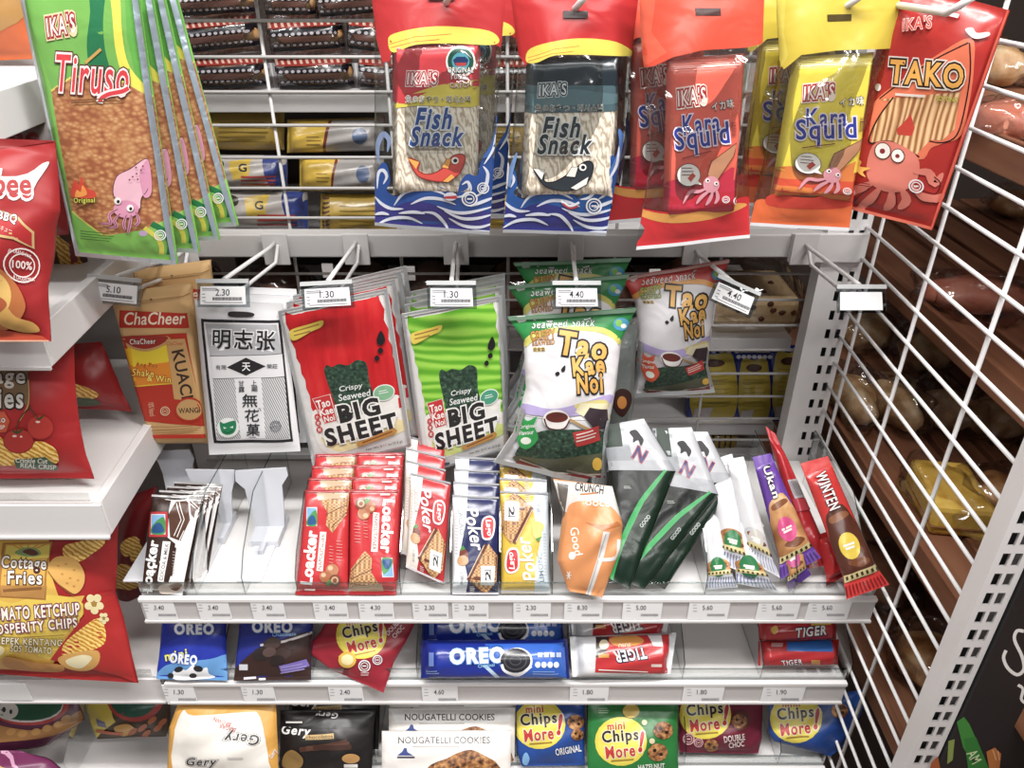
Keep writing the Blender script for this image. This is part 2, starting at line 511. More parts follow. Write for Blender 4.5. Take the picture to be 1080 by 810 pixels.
# ------------------------------------------------------------------ light
W = SC.world = bpy.data.worlds.new('world'); W.use_nodes = True
W.node_tree.nodes['Background'].inputs[0].default_value = (.93, .96, 1, 1)
W.node_tree.nodes['Background'].inputs[1].default_value = .19
def area(name, loc, sx, sy, e, rot=(0, 0, 0), col=(1, .98, .955)):
    l = bpy.data.lights.new(name, 'AREA'); l.shape = 'RECTANGLE'; l.size = sx; l.size_y = sy; l.energy = e; l.color = col
    o = bpy.data.objects.new(name, l); COL.objects.link(o); o.location = loc; o.rotation_euler = rot
area('overhead_light', (.1, .2, 2.75), 1.7, .16, 60)
area('overhead_light', (-1.5, .0, 2.75), 1.3, .16, 15)
area('overhead_light', (1.35, -.3, 2.75), .9, .16, 34)  # unseen lamp added to brighten the wooden bread shelves
area('overhead_light', (.2, -1.3, 2.75), 1.5, .2, 24)
area('overhead_light', (.1, 2.1, 2.75), 1.6, .16, 9)
SC.view_settings.view_transform = 'Standard'; SC.view_settings.look = 'None'
SC.view_settings.gamma = 1; SC.view_settings.exposure = 0.1; SC.view_settings.use_curve_mapping = False
SC.cycles.transparent_max_bounces = 32

# ------------------------------------------------------------------ setting
WH = mat('#dedcdc', 'steel'); WH2 = mat('#d2d0d0', 'steel'); BOARD = mat('#e6e3e2', 'board')
STRIP = mat('#c6c2c1', 'steel'); CARD = mat('#efeff0', 'paper'); INK = mat('#3c3c40', 'paper')
CLR = mat('#f4f6f6', 'acrylic'); GREY = mat('#a09c9b', 'steel'); EDGE = mat('#8f999b', 'acrylic')
def struct(o): o['kind'] = 'structure'; return o
m = MB(); m.box((-2.6, -2.2, -.05), (2.6, 2.9, 0), mat('#8b8078', 'board')); struct(m.build('floor'))
m = MB(); m.box((-2.6, 2.9, 0), (2.6, 2.95, 2.95), mat('#4c423e', 'board')); struct(m.build('wall_back'))
m = MB(); m.box((2.6, -2.2, 0), (2.65, 2.95, 2.95), mat('#6c6058', 'board')); struct(m.build('wall_right'))
m = MB(); m.box((-2.65, -2.2, 0), (-2.6, 2.95, 2.95), mat('#a8a29c', 'board')); struct(m.build('wall_left'))
m = MB(); m.box((-2.6, -2.2, 2.95), (2.6, 2.95, 3.0), mat('#d8d6d2', 'board')); struct(m.build('ceiling'))

# ------------------------------------------------------------------ wire back grid, rail, posts
def grid_z(k): return 1.5 - (.0395 + .0432 * k)
WG = mat('#b4b1b0', 'steel'); m = MB()
for k in range(-3, 33): m.tube([(-.53, 1.075, grid_z(k)), (.455, 1.075, grid_z(k))], .0022, WG)
for i in range(7): m.tube([(-.486 + .16 * i, 1.0795, grid_z(33) - .005), (-.486 + .16 * i, 1.0795, grid_z(-3) + .02)], .0024, WG)
tag(m.build('wire_grid', bevel=0), 'white wire grid panel behind the hanging snacks', 'wire panel')

def slotted(name, a, du, dv, w, h, pitch, cols, sw, sh, depth, z0):
    """upright strip with rows of real slots; a = bottom corner, du across, up = z, dv = depth direction"""
    m = MB(); a = Vector(a); du = Vector(du).normalized(); dn = Vector(dv).normalized()
    xs = [0] + [x for c in cols for x in (c - sw / 2, c + sw / 2)] + [w]
    zs = [0]; z = z0
    while z + sh < h: zs += [z, z + sh]; z += pitch
    zs.append(h)
    t = .0018
    for i in range(len(xs) - 1):
        for j in range(len(zs) - 1):
            if i % 2 == 1 and j % 2 == 1: continue
            q = [a + du * x + Vector((0, 0, zz)) for x, zz in ((xs[i], zs[j]), (xs[i+1], zs[j]), (xs[i+1], zs[j+1]), (xs[i], zs[j+1]))]
            o = len(m.v); m.v += [tuple(p) for p in q]; m.face([o, o+1, o+2, o+3], WH)
            o = len(m.v); m.v += [tuple(p + dn * t) for p in q]; m.face([o+3, o+2, o+1, o], WH)
    # side returns; a near-black back sheet paints the shade inside the slots
    for x in (0, w):
        q = [a + du * x, a + du * x + dn * depth, a + du * x + dn * depth + Vector((0, 0, h)), a + du * x + Vector((0, 0, h))]
        o = len(m.v); m.v += [tuple(p) for p in q]; m.face([o, o+1, o+2, o+3], WH)
    q = [a + dn * depth, a + du * w + dn * depth, a + du * w + dn * depth + Vector((0, 0, h)), a + dn * depth + Vector((0, 0, h))]
    o = len(m.v); m.v += [tuple(p) for p in q]; m.face([o, o+1, o+2, o+3], mat('#2c2b2c', 'paper'))
    return m.build(name, tuple(a))
tag(slotted('slotted_upright', (.446, 1.035, 0), (1, 0, 0), (0, 1, 0), .06, 1.95, .031, (.033, .048), .0075, .016, .03, .3),
    'white slotted upright at the back right corner of the rack', 'upright')

# rail
m = MB(); m.box((-.545, 1.033, 1.113), (.503, 1.06, 1.147), mat('#bcb9b8', 'steel'))
rail = tag(m.build('hook_rail', bevel=.002), 'white horizontal hook rail across the wire grid', 'rail')
m = MB(); m.box((.395, 1.026, 1.108), (.503, 1.033, 1.150), WH2); m.build('end_bracket', None, rail, .001)
m = MB(); m.box((-.53, 1.026, 1.108), (-.45, 1.033, 1.150), WH2); m.build('end_bracket', None, rail, .001)

# side panel of wires with front upright
def pX(Y): return .458 + .04 * Y
m = MB()
for k in range(-4, 30): m.tube([(pX(.587), .587, grid_z(k)), (pX(1.1), 1.1, grid_z(k))], .0024, WH)
for Y in (.70, .85, 1.0, 1.09): m.tube([(pX(Y) + .0045, Y, .2), (pX(Y) + .0045, Y, 1.67)], .0026, WH)
tag(m.build('wire_side_panel'), 'white wire side panel dividing the snack rack from the bread shelves', 'wire panel')
tag(slotted('slotted_upright', (pX(.56) - .006, .56, 0), (1, 0, 0), (0, 1, 0), .033, 1.6, .0265, (.0105, .0225), .0078, .0165, .024, .2),
    'white slotted upright at the front edge of the wire side panel', 'upright')

# black chalkboard sign on the front of the upright
sgY = .556
m = MB(); m.box((pX(.56) + .029, sgY, .32), (pX(.56) + .52, sgY + .008, 1.135), mat('#1b1a1c', 'paper'))
sign = tag(m.build('chalkboard_sign', bevel=.001), 'black chalkboard sign with white script beside the slotted upright', 'sign')
def flat_art(name, cr, pl, art, parent, h=.0004):
    m = MB()
    for pts, tris, c in art:
        o = len(m.v); m.v += [tuple(hit(pl, p[0] / cr[2] + cr[0], p[1] / cr[2] + cr[1]) + pl[1] * h) for p in pts]
        for t in tris: m.face([o + i for i in t], mat(c, 'paper'))
        h += .00008
    return m.build(name, None, parent)
plS = (Vector((0, sgY, 1)), Vector((0, -1, 0)))
flat_art('script_lettering', (860, 450, 2.25), plS,
    cat(L([(494,485),(478,484),(472,505),(490,545),(494,575),(478,588),(456,572),(446,548),(452,530)], 8, '#ecebe8', True),
        L([(480,612),(492,622),(488,645),(497,655)], 7, '#ecebe8', True)), sign)
flat_art('leaf_print', (860, 450, 2.25), plS,
    cat(P([(335,700),(352,688),(365,705),(412,812),(380,812),(350,760)], '#3f8a3a'), P([(352,740),(380,735),(412,812),(362,812)], '#2f7a34'),
        T('AM', 376, 782, 30, 26, '#cfe3b0', -62), P([(315,745),(330,740),(325,790),(312,800)], '#8a9a52'),
        P([(405,770),(425,760),(440,775),(436,812),(412,812)], '#b9733f'), P([(275,795),(290,780),(296,812),(270,812)], '#a85a30'),
        L([(420,765),(428,790)], 3, '#e0a878'), L([(432,768),(436,790)], 3, '#e0a878')), sign)

# ------------------------------------------------------------------ centre shelves
def price_card(parent, cxpx, cypx, Y, text, wpx=39, tilt=0):
    """white price card slid in the strip on a shelf front"""
    pl = (Vector((0, Y, 1)), Vector((0, -1, 0)))
    a = hit(pl, cxpx - wpx / 2, cypx - 10); b = hit(pl, cxpx + wpx / 2, cypx + 10)
    m = MB(); m.box((a.x, Y - .0012, b.z), (b.x, Y - .0002, a.z), CARD)
    X0 = cxpx - wpx / 2
    art = cat(T(text, cxpx - 1, cypx - 3, 10.5, 4.8, '#64646a', b=.01), LINES(X0 + 3, cypx - 6, X0 + 8, 3, 3.2, .6, '#b4b4ba')) if text else []
    if text:
        for i in range(17): art = art + L([(cxpx - 1 + i * 1.1, cypx + 3.4), (cxpx - 1 + i * 1.1, cypx + 6)], .5, '#707076')
    for pts, tris, c in art:
        o = len(m.v); m.v += [tuple(hit(pl, *p) + Vector((0, -.0016, 0))) for p in pts]
        for t in tris: m.face([o + i for i in t], mat(c, 'paper'))
    return m.build('price_card', None, parent)
def shelf(name, label, x0, x1, yf, yb, ztop, cards, cy, lean=.04, dividers=(), dh=.1, lip=.024):
    root = empty(name, ((x0 + x1) / 2, (yf + yb) / 2, ztop - .036), label, 'shelf')
    m = MB(); m.hexa([(x0, yf + .004, ztop - .03), (x1, yf + .004, ztop - .03), (x1, yb, ztop - .03), (x0, yb, ztop - .03)],
                     [(x0, yf + .004, ztop), (x1, yf + .004, ztop), (x1, yb, ztop), (x0, yb, ztop)], BOARD)
    m.build('board', None, root, .0012)
    m = MB(); m.box((x0, yf - .0005, ztop - .037), (x1, yf + .004, ztop - .001), STRIP)
    m.box((x0, yf - .004, ztop - .0395), (x1, yf - .0006, ztop - .036), mat('#cfcccb', 'steel'))
    m.box((x0, yf - .003, ztop - .002), (x1, yf + .004, ztop + .003), mat('#e8e6e6', 'steel'))
    m.build('price_strip', None, root)
    m = MB(); m.box((x0 + .002, yf + .0045, ztop + .0001), (x1 - .002, yf + .0065, ztop + lip), CLR); m.box((x0 + .002, yf + .0045, ztop + lip), (x1 - .002, yf + .0065, ztop + lip + .0012), mat('#dde3e4', 'acrylic')); m.build('clear_lip', None, root)
    for c in cards: price_card(root, c[0], cy, yf - .001, c[1])
    for X in dividers:
        if isinstance(X, tuple): X, dh_ = X
        else: dh_ = dh
        m = MB()
        m.prism([(X, yf + .009, ztop + .0002), (X, yb - .06, ztop + .0002), (X, yb - .06, ztop + dh_), (X, yf + .1, ztop + dh_), (X, yf + .03, ztop + dh_ * .55), (X, yf + .009, ztop + .03)], (.0016, 0, 0), CLR, EDGE)
        m.build('clear_divider', None, root)
    return root
def sx(px, py, Z): return onZ(px, py, Z).x
Z1, Z2, Z3 = .758, .599, .425
d1 = [onY(x, 625, .74).x for x in (211, 262, 317, 424, 476, 527, 581, 740, 832, 905)]
shelf('snack_shelf', 'upper white snack shelf with wafers and bars in clear compartments', -.489, .478, .72, 1.03, Z1,
      [(169, '3.40'), (226, '3.40'), (283, '3.40'), (349, '3.40'), (397, '4.30'), (454, '2.30'), (496, '2.30'), (561, '2.30'), (615, '8.30'), (677, '5.00'), (747, '5.60'), (820, '5.60'), (873, '5.60')],
      643, dividers=d1)
d2 = [onY(x, 705, .74).x for x in (242, 330, 441, 601, 717, 798, 890)]
shelf('snack_shelf', 'middle white snack shelf with blue cookie rolls and an empty gap', -.489, .472, .715, 1.03, Z2,
      [(190, '1.30'), (273, '1.30'), (365, '2.40'), (464, '4.60'), (621, '1.80'), (741, '1.80'), (825, '1.90')], 732, dividers=d2, dh=.085)
d3 = [onY(x, 790, .74).x for x in (290, 400, 545, 617, 716, 812)]
shelf('snack_shelf', 'lowest white snack shelf with round cookie packs at the bottom', -.489, .472, .70, 1.03, Z3, [], 0, dividers=d3, dh=.1)

# white plastic pushers standing in the upper shelf
def pusher(label, poly, cr, Y, foot):
    yb_ = max(p[1] for p in poly)
    pl = PL(540, cr[1] + yb_ / cr[2], Z=Z1 + .002, lean=80)
    pts = [hit(pl, cr[0] + x / cr[2], cr[1] + y / cr[2]) for x, y in poly]
    zb = min(p.z for p in pts); bot = [p for p in pts if p.z < zb + .02]
    root = empty('shelf_pusher', (sum(p.x for p in pts) / len(pts), Y, Z1), label, 'shelf pusher', 'white plastic shelf pushers')
    m = MB(); m.prism(pts, pl[1] * -.0025, mat('#cfd1d8', 'steel')); m.build('back_plate', None, root)
    x0, x1 = min(p.x for p in bot), max(p.x for p in bot); yb = min(p.y for p in bot)
    m = MB(); m.box((x0, yb - .03, Z1 + .0005), (x1, yb + .03, max(zb, Z1 + .012)), mat('#cfd1d8', 'steel'))
    m.box((x0 + .005, .75, Z1 + .0005), (x1 - .005, yb - .03, Z1 + .004), mat('#dcdde2', 'steel'))
    m.box(((x0+x1)/2 - .006, .80, Z1 + .004), ((x0+x1)/2 + .006, .82, Z1 + .012), mat('#bfc1c8', 'steel'))
    m.build('sled', None, root, .001)
CRP = (140, 470, 5.047)
pusher('white shelf pusher behind the dark brown wafer packs', [(88,30),(300,22),(326,70),(318,105),(340,250),(345,300),(190,300),(160,150),(135,90)], CRP, .985, 0)
pusher('left one of the two empty white shelf pushers', [(280,128),(541,131),(541,190),(525,250),(530,370),(525,440),(425,445),(355,255),(300,172)], CRP, .95, 0)
pusher('right one of the two empty white shelf pushers', [(545,135),(815,118),(826,160),(794,212),(806,350),(806,455),(650,462),(622,330),(597,232),(547,190)], CRP, .948, 0)

# ------------------------------------------------------------------ left neighbour rack
def lX(Y): return -.497 - .055 * (Y - .72)
def left_shelf(label, zt, cards=(), th=.037):
    root = empty('rack_shelf', (-.8, .9, zt - th), label, 'shelf')
    m = MB(); m.hexa([(-1.1, .724, zt - .012), (lX(.724) - .012, .724, zt - .012), (lX(1.1) - .012, 1.1, zt - .012), (-1.1, 1.1, zt - .012)],
                     [(-1.1, .724, zt), (lX(.724) - .012, .724, zt), (lX(1.1) - .012, 1.1, zt), (-1.1, 1.1, zt)], BOARD); m.build('board', None, root)
    m = MB(); m.hexa([(lX(.724) - .012, .724, zt - th), (lX(.724), .724, zt - th), (lX(1.1), 1.1, zt - th), (lX(1.1) - .012, 1.1, zt - th)],
                     [(lX(.724) - .012, .724, zt + .006), (lX(.724), .724, zt + .006), (lX(1.1), 1.1, zt + .006), (lX(1.1) - .012, 1.1, zt + .006)], WH); m.build('side_bracket', None, root, .001)
    m = MB(); m.box((-1.1, .72, zt - th), (lX(.72) - .001, .7235, zt + .002), WH)
    m.box((-1.1, .7165, zt - th - .003), (lX(.72) - .001, .72, zt - th), mat('#cfcccb', 'steel')); m.build('price_strip', None, root)
    m = MB(); m.box((-1.1, .7235, zt + .0065), (lX(.72) - .013, .7255, zt + .018), CLR); m.build('clear_lip', None, root)
    for c in cards:
        m = MB(); m.box((c - .045, .7175, zt - th + .003), (c, .7195, zt - .004), CARD); m.build('price_card', None, root)
LA, LB, LC, LD, LE = 1.372, 1.146, .912, .599, .325
left_shelf('top left rack shelf with an orange bag at the corner', LA)
left_shelf('left rack shelf carrying barbecue chip bags', LB, th=.04)
left_shelf('left rack shelf carrying tomato chip bags', LC, th=.045)
left_shelf('left rack shelf carrying yellow and red ketchup chip bags', LD, [-.69], th=.042)
left_shelf('lowest left rack shelf with purple snack bags', LE)
m = MB(); m.box((-.565, 1.105, 0), (-.525, 1.14, 1.95), WH2); tag(m.build('rack_upright', bevel=.002), 'grey upright between the left rack and the snack rack', 'upright')
m = MB(); m.box((-1.12, 1.11, 0), (-.57, 1.125, 1.95), mat('#8f8b88', 'steel')); tag(m.build('rack_back_panel'), 'grey back panel of the left rack', 'panel')

# ------------------------------------------------------------------ hooks with price tags
TAGS = []
def hook(root_px, tag_px, text, label, wpx=54, rot=0, Yt=.868, kind='peg', gap=0):
    a = onY(root_px[0], root_px[1], 1.03); b = onY(tag_px[0], tag_px[1] - 13, Yt)
    root = empty('display_hook', (a.x, 1.031, 1.113), label, 'hook', 'hooks with price tags on the rail')
    m = MB(); m.box((a.x - .018, 1.0215, 1.106), (a.x + .018, 1.0255, 1.152), mat('#c9c6c5', 'steel')); m.build('back_plate', None, root, .001)
    m = MB(); m.tube([(a.x, 1.0215, a.z), (a.x + (b.x - a.x) * .05, 1.0, a.z), tuple(b + Vector((0, .004, 0)))], .0028, WH); m.build('tag_arm', None, root)
    zp = a.z - .022
    m = MB(); m.tube([(a.x + .004, 1.0215, zp + .018), (a.x + .004, 1.0, zp), (b.x + .004, Yt + .02, b.z - .027), (b.x + .004, Yt + .012, b.z - .023)], .0026, WH); m.build('peg', None, root)
    pl = (b + Vector((0, -.003, 0)), Vector((0, -cos(radians(12)), sin(radians(12)))))
    r = radians(rot)
    def q(x, y):   # px offset from the tag centre
        return hit(pl, tag_px[0] + x * cos(r) + y * sin(r), tag_px[1] - x * sin(r) + y * cos(r))
    w = wpx / 2
    m = MB(); m.prism([q(-w, -14), q(w, -14), q(w + 1, 15), q(-w + 1, 15)], pl[1] * -.0014, mat('#d3d8da', 'acrylic'))
    th = m.build('tag_holder', None, root)
    m = MB(); m.prism([q(-w, -15), q(w, -15), q(w, -11), q(-w, -11)], pl[1] * .003, mat('#c4c6c7', 'steel')); m.build('clip_bar', None, th)
    m = MB(); m.prism([q(-w + 4, -7), q(w - 4, -7), q(w - 3, 12), q(-w + 4, 12)], pl[1] * .0006, CARD)
    art = []
    if text:
        art = cat(T(text, 0, -.8, 15, 7, '#3a3a40', b=.012), LINES(-w + 6, -5, -2, 2, 1.8, .7, '#8a8a90'), LINES(-w + 6, 1, -w + 10, 3, 3.5, .8, '#8a8a90'), L([(-w+8, 9.8), (w-6, 9.8)], .7, '#8a8a90'))
        for i in range(26): art += L([(-10 + i * 1.2, 4.2), (-10 + i * 1.2, 7.6)], .7 if i % 3 else .9, '#48484e')
    for pts, tris, c in art:
        o = len(m.v); m.v += [tuple(q(*p) + pl[1] * .0011) for p in pts]
        for t in tris: m.face([o + i for i in t], mat(c, 'paper'))
    m.build('price_card', None, th)
    return root
hook((196, 262), (120, 306), '5.10', 'hook with price tag 5.10 above the brown kraft box', 57, -6)
hook((291, 254), (235, 309), '2.30', 'hook with price tag 2.30 above the black and white pack', 55)
hook((376, 254), (345, 311), '1.30', 'hook with price tag 1.30 above the red seaweed packs', 55, 3)
hook((481, 254), (476, 311), '1.30', 'hook with price tag 1.30 above the light green seaweed packs', 52)
hook((602, 254), (608, 311), '4.40', 'hook with price tag 4.40 above the white and green seaweed bag', 51)
hook((733, 262), (774, 312), '4.40', 'hook with tilted price tag 4.40 beside the red topped seaweed bag', 49, -24)
hook((848, 256), (908, 315), '', 'empty hook with a blank price tag at the right end of the rail', 52)
# ------------------------------------------------------------------ hanging row on top
YT = .86
# pegs and their rail, just above the picture
m = MB(); m.box((-.6, 1.033, 1.455), (.62, 1.06, 1.49), WH2)
tag(m.build('hook_rail', bevel=.002), 'upper white hook rail above the hanging fish snacks', 'rail')
for px, py, lab in ((66, 10, 'the green squid snack packs'), (470, 3, 'the red and yellow fish snack bag'), (607, 10, 'the dark topped fish snack bag'), (738, 8, 'the orange red squid bag'), (893, 9, 'the yellow squid bag'), (1003, 14, 'the big red octopus bag')):
    yt = .745 if px > 950 else .845
    p = onY(px, py, yt); r = empty('display_hook', (p.x, 1.03, p.z), 'white peg hook at the top holding ' + lab, 'hook')
    m = MB(); m.tube([(p.x, 1.032, p.z), (p.x, yt + .007, p.z), (p.x + .004, yt - .003, p.z + .006), (p.x + .012, yt - .013, p.z + .016)], .0034, WH); m.build('peg', None, r)
    m = MB(); m.box((p.x - .017, 1.022, p.z - .02), (p.x + .017, 1.032, p.z + .02), WH2); m.build('back_plate', None, r)

# --- green squid packs
A = (0, 0, 3)
def squid(pts_m, fin, head, tent, c1, c2, ink='#5a2f3c', eyes=()):
    a = cat(SP(pts_m, c1), L(pts_m, 2.2, ink, True, True), SP(fin, c2), E(*head, c2))
    for t in tent: a += L(t, 11, c2, True, False, True) + L(t, 2, ink, True)
    for e in eyes: a += E(e[0], e[1], 11, 12, '#f2ece8') + E(e[0] + 2, e[1] + 2, 5, 6, '#2a2226')
    return a
tir = cat(
    P([(60,-60),(440,-60),(480,275),(400,235),(220,220),(160,260)], '#6fae48'),
    SP([(280,-60),(335,-60),(325,60),(330,140),(345,215),(290,215),(272,130),(285,30)], '#1c7448'),
    SP([(348,-60),(378,-60),(385,90),(408,190),(478,270),(400,240),(365,150),(355,40)], '#e4d836'),
    P([(395,-60),(440,-60),(478,262),(425,205),(402,110)], '#5aa63c'),
    P([(158,262),(220,222),(300,212),(400,237),(482,278),(548,690),(430,735),(325,735),(225,650)], '@snackmat'),
    L([(158,262),(220,222),(300,212),(400,237),(482,278)], 6, '#d9d24a'), L([(225,650),(325,735),(430,728),(545,668)], 6, '#cfd04a'),
    P([(224,652),(325,737),(548,690),(566,850),(240,850)], '#7ec24e'),
    P([(430,728),(500,690),(545,660),(552,700)], '#8ccb58'),
    L([(478,690),(520,720),(540,770),(528,830)], 20, '#1c7a44', True), L([(455,705),(500,745),(512,790),(500,840)], 16, '#ddd83c', True),
    L([(268,178),(318,138)], 9, '#c79a48'),
    T("IKA'S", 192, 70, 92, 56, '#f0ded6', 9, '#a02a30', .11, .03, .12, '#e6cfa0'),
    T("Tiruso", 290, 214, 232, 112, '#d8343e', -3, '#f6e2de', .05, .025, .1, '#5b2a24'),
    L([(405,250),(385,262),(345,268),(318,280),(312,298)], 22, '#f6e2de', True), L([(405,252),(385,262),(345,270),(320,282),(314,294)], 13, '#d8343e', True),
    LINES(222, 290, 400, 2, 8, 3, '#7a5030', -8),
    squid([(466,472),(410,505),(366,532),(358,595),(400,622),(440,640),(446,602),(470,560)], [(466,474),(478,540),(476,590),(456,600),(446,570),(440,520)], (398,640,40,30),
          [[(372,640),(345,660),(350,690),(310,690)], [(380,655),(362,680),(370,700),(340,705)], [(400,660),(392,690),(398,715)], [(415,660),(412,690),(405,728)], [(430,650),(440,680),(425,700)]], '#e8b4c4', '#d890ae', eyes=((372,612),(412,636))),
    *[E(x, y, 3, 3, '#8a3550') for x, y in ((430,500),(446,508),(432,520),(452,495),(420,530),(410,540),(436,538))],
    SP([(232,600),(228,570),(240,540),(250,560),(258,530),(272,565),(300,580),(300,602)], '#d2452e'), SP([(240,600),(244,575),(256,582),(262,560),(276,590)], '#ee9a3a'),
    T("Original", 268, 612, 66, 22, '#e4d640', 2, '#3f6a2a', .08, .03),
    LINES(258, 716, 370, 4, 9, 2.6, '#3e6a2c', 10), SEAL(510, 728, 17), E(456, 722, 14, 10, '#c9a9d0'),
    U(0, 0, .045, 1, '~#cfd6de'), U(.955, 0, 1, 1, '~#c3d2e0'), U(0, .982, 1, 1, '~#dfe3e6'))
tr_rows = [((58,-60),(436,-60)), ((75,0),(444,0)), ((246,806),(564,834))]
t1 = pack('squid_snack_pack', 'front green squid snack pack with pink squid at the upper left', 'snack pack', A, tr_rows, PL(110, 0, Y=.80, lean=86), .014, tir, '#7ec24e', 'flat', 'green squid snack packs', N=(14, 26), fin=.03)
for i, (d, lab) in enumerate((((.018, .022, .003), 'second green squid snack pack, just behind the front one'), ((.036, .042, .008), 'third green squid snack pack, overlapped by the second one'),
                              ((.054, .060, .016), 'rearmost green squid snack pack, nearest the wire grid'))):
    dup(t1, d, lab, rot=(0, radians(-3.2 - 3.4 * i), radians(-2 - 2 * i)))

# --- clear bags with an inner block
def clear_bag(name, label, cr, outer, inner, Y, art_out, art_in, base_in, lean=88, To=.034, Ti=.024, dz=None, group='clear hanging seafood snack bags'):
    pl = PL(cr[0] + outer[-1][0][0] / cr[2], cr[1] + 120 / cr[2], Y=Y, lean=lean)
    tmp = hit(pl, cr[0] + (outer[-1][0][0] + outer[-1][1][0]) / 2 / cr[2], cr[1] + outer[-1][0][1] / cr[2])
    root = empty(name, tmp, label, 'snack bag', group)
    pack('inner_pack', None, None, cr, inner, (pl[0] + pl[1] * .001, pl[1]), Ti, art_in, base_in, 'box', parent=root, N=(12, 18), wob=.03)
    pack('outer_film', None, None, cr, outer, pl, To, art_out, '=#eef0f0', 'pillow', parent=root, N=(16, 26), wob=.09, fin=.03)
    return root
def waves(x0, y0, x1, y1, cols=('#2456a8', '#3a3a8e', '#dfe4f2')):
    """printed sea waves in the box x0..x1, y0..y1"""
    w, h = x1 - x0, y1 - y0; q = lambda p: [(x0 + a * w, y0 + b * h) for a, b in p]
    lw = w * .03
    a = cat(SP(q([(0,.35),(.04,.1),(.1,.08),(.13,.3),(.1,.42),(.2,.5),(.3,.38),(.45,.33),(.6,.4),(.68,.48),(.72,.3),(.78,.2),(.86,.22),(.9,.02),(.98,-.08),(1.02,.3),(1.0,1.02),(.5,1.03),(0,1.02)]), cols[0]),
            SP(q([(0,.62),(.12,.66),(.3,.56),(.5,.6),(.7,.72),(1,.7),(1,1.04),(0,1.04)]), cols[1]))
    for c in ([(.02,.4),(.03,.2),(.07,.16),(.1,.24),(.07,.34)], [(.16,.62),(.24,.46),(.38,.39),(.52,.42),(.62,.5)], [(.3,.6),(.42,.52),(.56,.53),(.68,.6)],
              [(.68,.5),(.75,.48),(.8,.4),(.78,.3),(.73,.34)], [(.84,.5),(.92,.4),(.95,.2),(.91,.1)], [(0,.5),(.06,.6),(.14,.66),(.24,.66)], [(.52,.62),(.66,.7),(.8,.7),(1,.62)],
              [(.58,.68),(.72,.78),(.86,.78),(1,.72)], [(0,.9),(.12,.8),(.28,.78),(.4,.86)], [(.4,.7),(.5,.72),(.58,.84),(.62,.96)], [(.62,.78),(.74,.88),(.88,.9),(1,.84)], [(.2,.72),(.32,.7),(.42,.72)],
              [(.0,.74),(.06,.72),(.12,.74)], [(.7,.98),(.82,.96),(1,.96)], [(.8,.62),(.9,.56),(1,.5)]):
        a += L(q(c), lw, cols[2], True, taper=True)
    return a
def fish(pts, c1, c2, c3, eye, er, fins, ink):
    a = SP(pts, c1) + L(pts, 3.5, ink, True, True)
    for f in fins: a += P(f, c2) + L(f, 1.8, ink, closed=True)
    return a + E(eye[0], eye[1], er, er, c3) + E(eye[0] + 1, eye[1], er * .55, er * .55, '#1e1c22')
EE = (380, 0, 3.117)
fs1_out = cat(
    P([(30,-60),(490,-60),(478,60),(462,150),(440,140),(400,108),(250,95),(112,112),(98,190),(72,195),(52,120)], '#bb2428'),
    SP([(92,135),(112,108),(250,86),(400,96),(452,118),(440,142),(300,138),(180,142),(110,165)], '#e2cf3c'),
    L([(95,140),(180,118),(300,110)], 2, '#cf6a30'), L([(100,150),(180,132),(260,126)], 2, '#cf6a30'),
    waves(48, 500, 440, 770, ('#2a5098', '#3a3782', '#d4d8e6')),
    L([(405,500),(440,460),(458,400),(450,360)], 26, '#3a62a6', True, taper=True), L([(408,520),(438,470),(446,420)], 8, '#dfe4f2', True, taper=True),
    L([(62,520),(58,460),(75,420),(95,440),(90,480)], 18, '#7f93b8', True, taper=True),
    E(297, 632, 22, 15, '#d9dbe6') + P([(276,632),(318,628),(318,640),(276,640)], '#c03a44'), SEAL(360, 640, 24), SEAL(405, 602, 18),
    U(.42, .045, .62, .065, '#3a1014'), U(0, .985, 1, 1, '~#dddfe4'))
fs1_in = cat(
    P([(105,128),(395,128),(392,272),(330,270),(250,285),(150,305),(116,325),(105,320)], '#cb363e'),
    SP([(150,308),(250,272),(330,262),(395,258),(392,335),(200,335),(112,342)], '#dcc93a'), P([(112,325),(160,300),(220,292),(150,330)], '#cb363e'),
    T("IKA'S", 203, 249, 100, 40, '#f3dcd8', 0, '#b02830', .10, .035, .12, '#f0d6d2'),
    E(330, 197, 49, 49, '#e9e6df') + E(330, 196, 43, 43, '#1f5040') + E(330, 196, 29, 27, '#4f9db0') + P([(305,192),(318,182),(345,182),(356,192),(350,208),(312,208)], '#243a66') + P([(312,200),(350,200),(346,210),(316,210)], '#b23a3a'),
    T("ORIGINAL", 330, 222, 84, 17, '#f1efe9', 0, '#1f3a30', .06), T("100%", 325, 243, 52, 17, '#f4f1ea', 0, '#a3262c', .07), T("CATCH", 330, 268, 70, 15, '#f4e9e2', 4, '#a3262c', .07, arch=-5),
    T("魚のおやつ・피시스낵", 255, 314, 212, 23, '#3c3c46', 0, '#efeae0', .06, .012),
    T("Fish", 240, 377, 124, 72, '#2a4c94', 0, '#e3e8ee', .06, .07, .28), T("Snack", 252, 436, 180, 68, '#2a4c94', 0, '#e3e8ee', .06, .07, .28),
    LINES(180, 470, 300, 2, 10, 3, '#85786a'),
    fish([(160,510),(195,525),(190,550),(225,565),(270,545),(300,505),(330,495),(345,505),(338,540),(318,570),(280,590),(225,585),(185,565)], '#d4473a', '#e8a33e', '#f6efe6', (312,517), 12, [[(155,508),(195,522),(183,548)], [(268,540),(285,510),(300,512),(290,545)], [(270,590),(300,562),(312,575),(290,592)]], '#8c2622'))
FS1o = [((36,-60),(484,-60)), ((46,90),(468,100)), ((48,740),(425,768))]
bag1 = clear_bag('fish_snack_bag', 'clear fish snack bag with red and yellow header, blue waves below', EE, FS1o, [((105,128),(395,130)), ((108,640),(385,650))], YT, fs1_out, fs1_in, '@noodle')
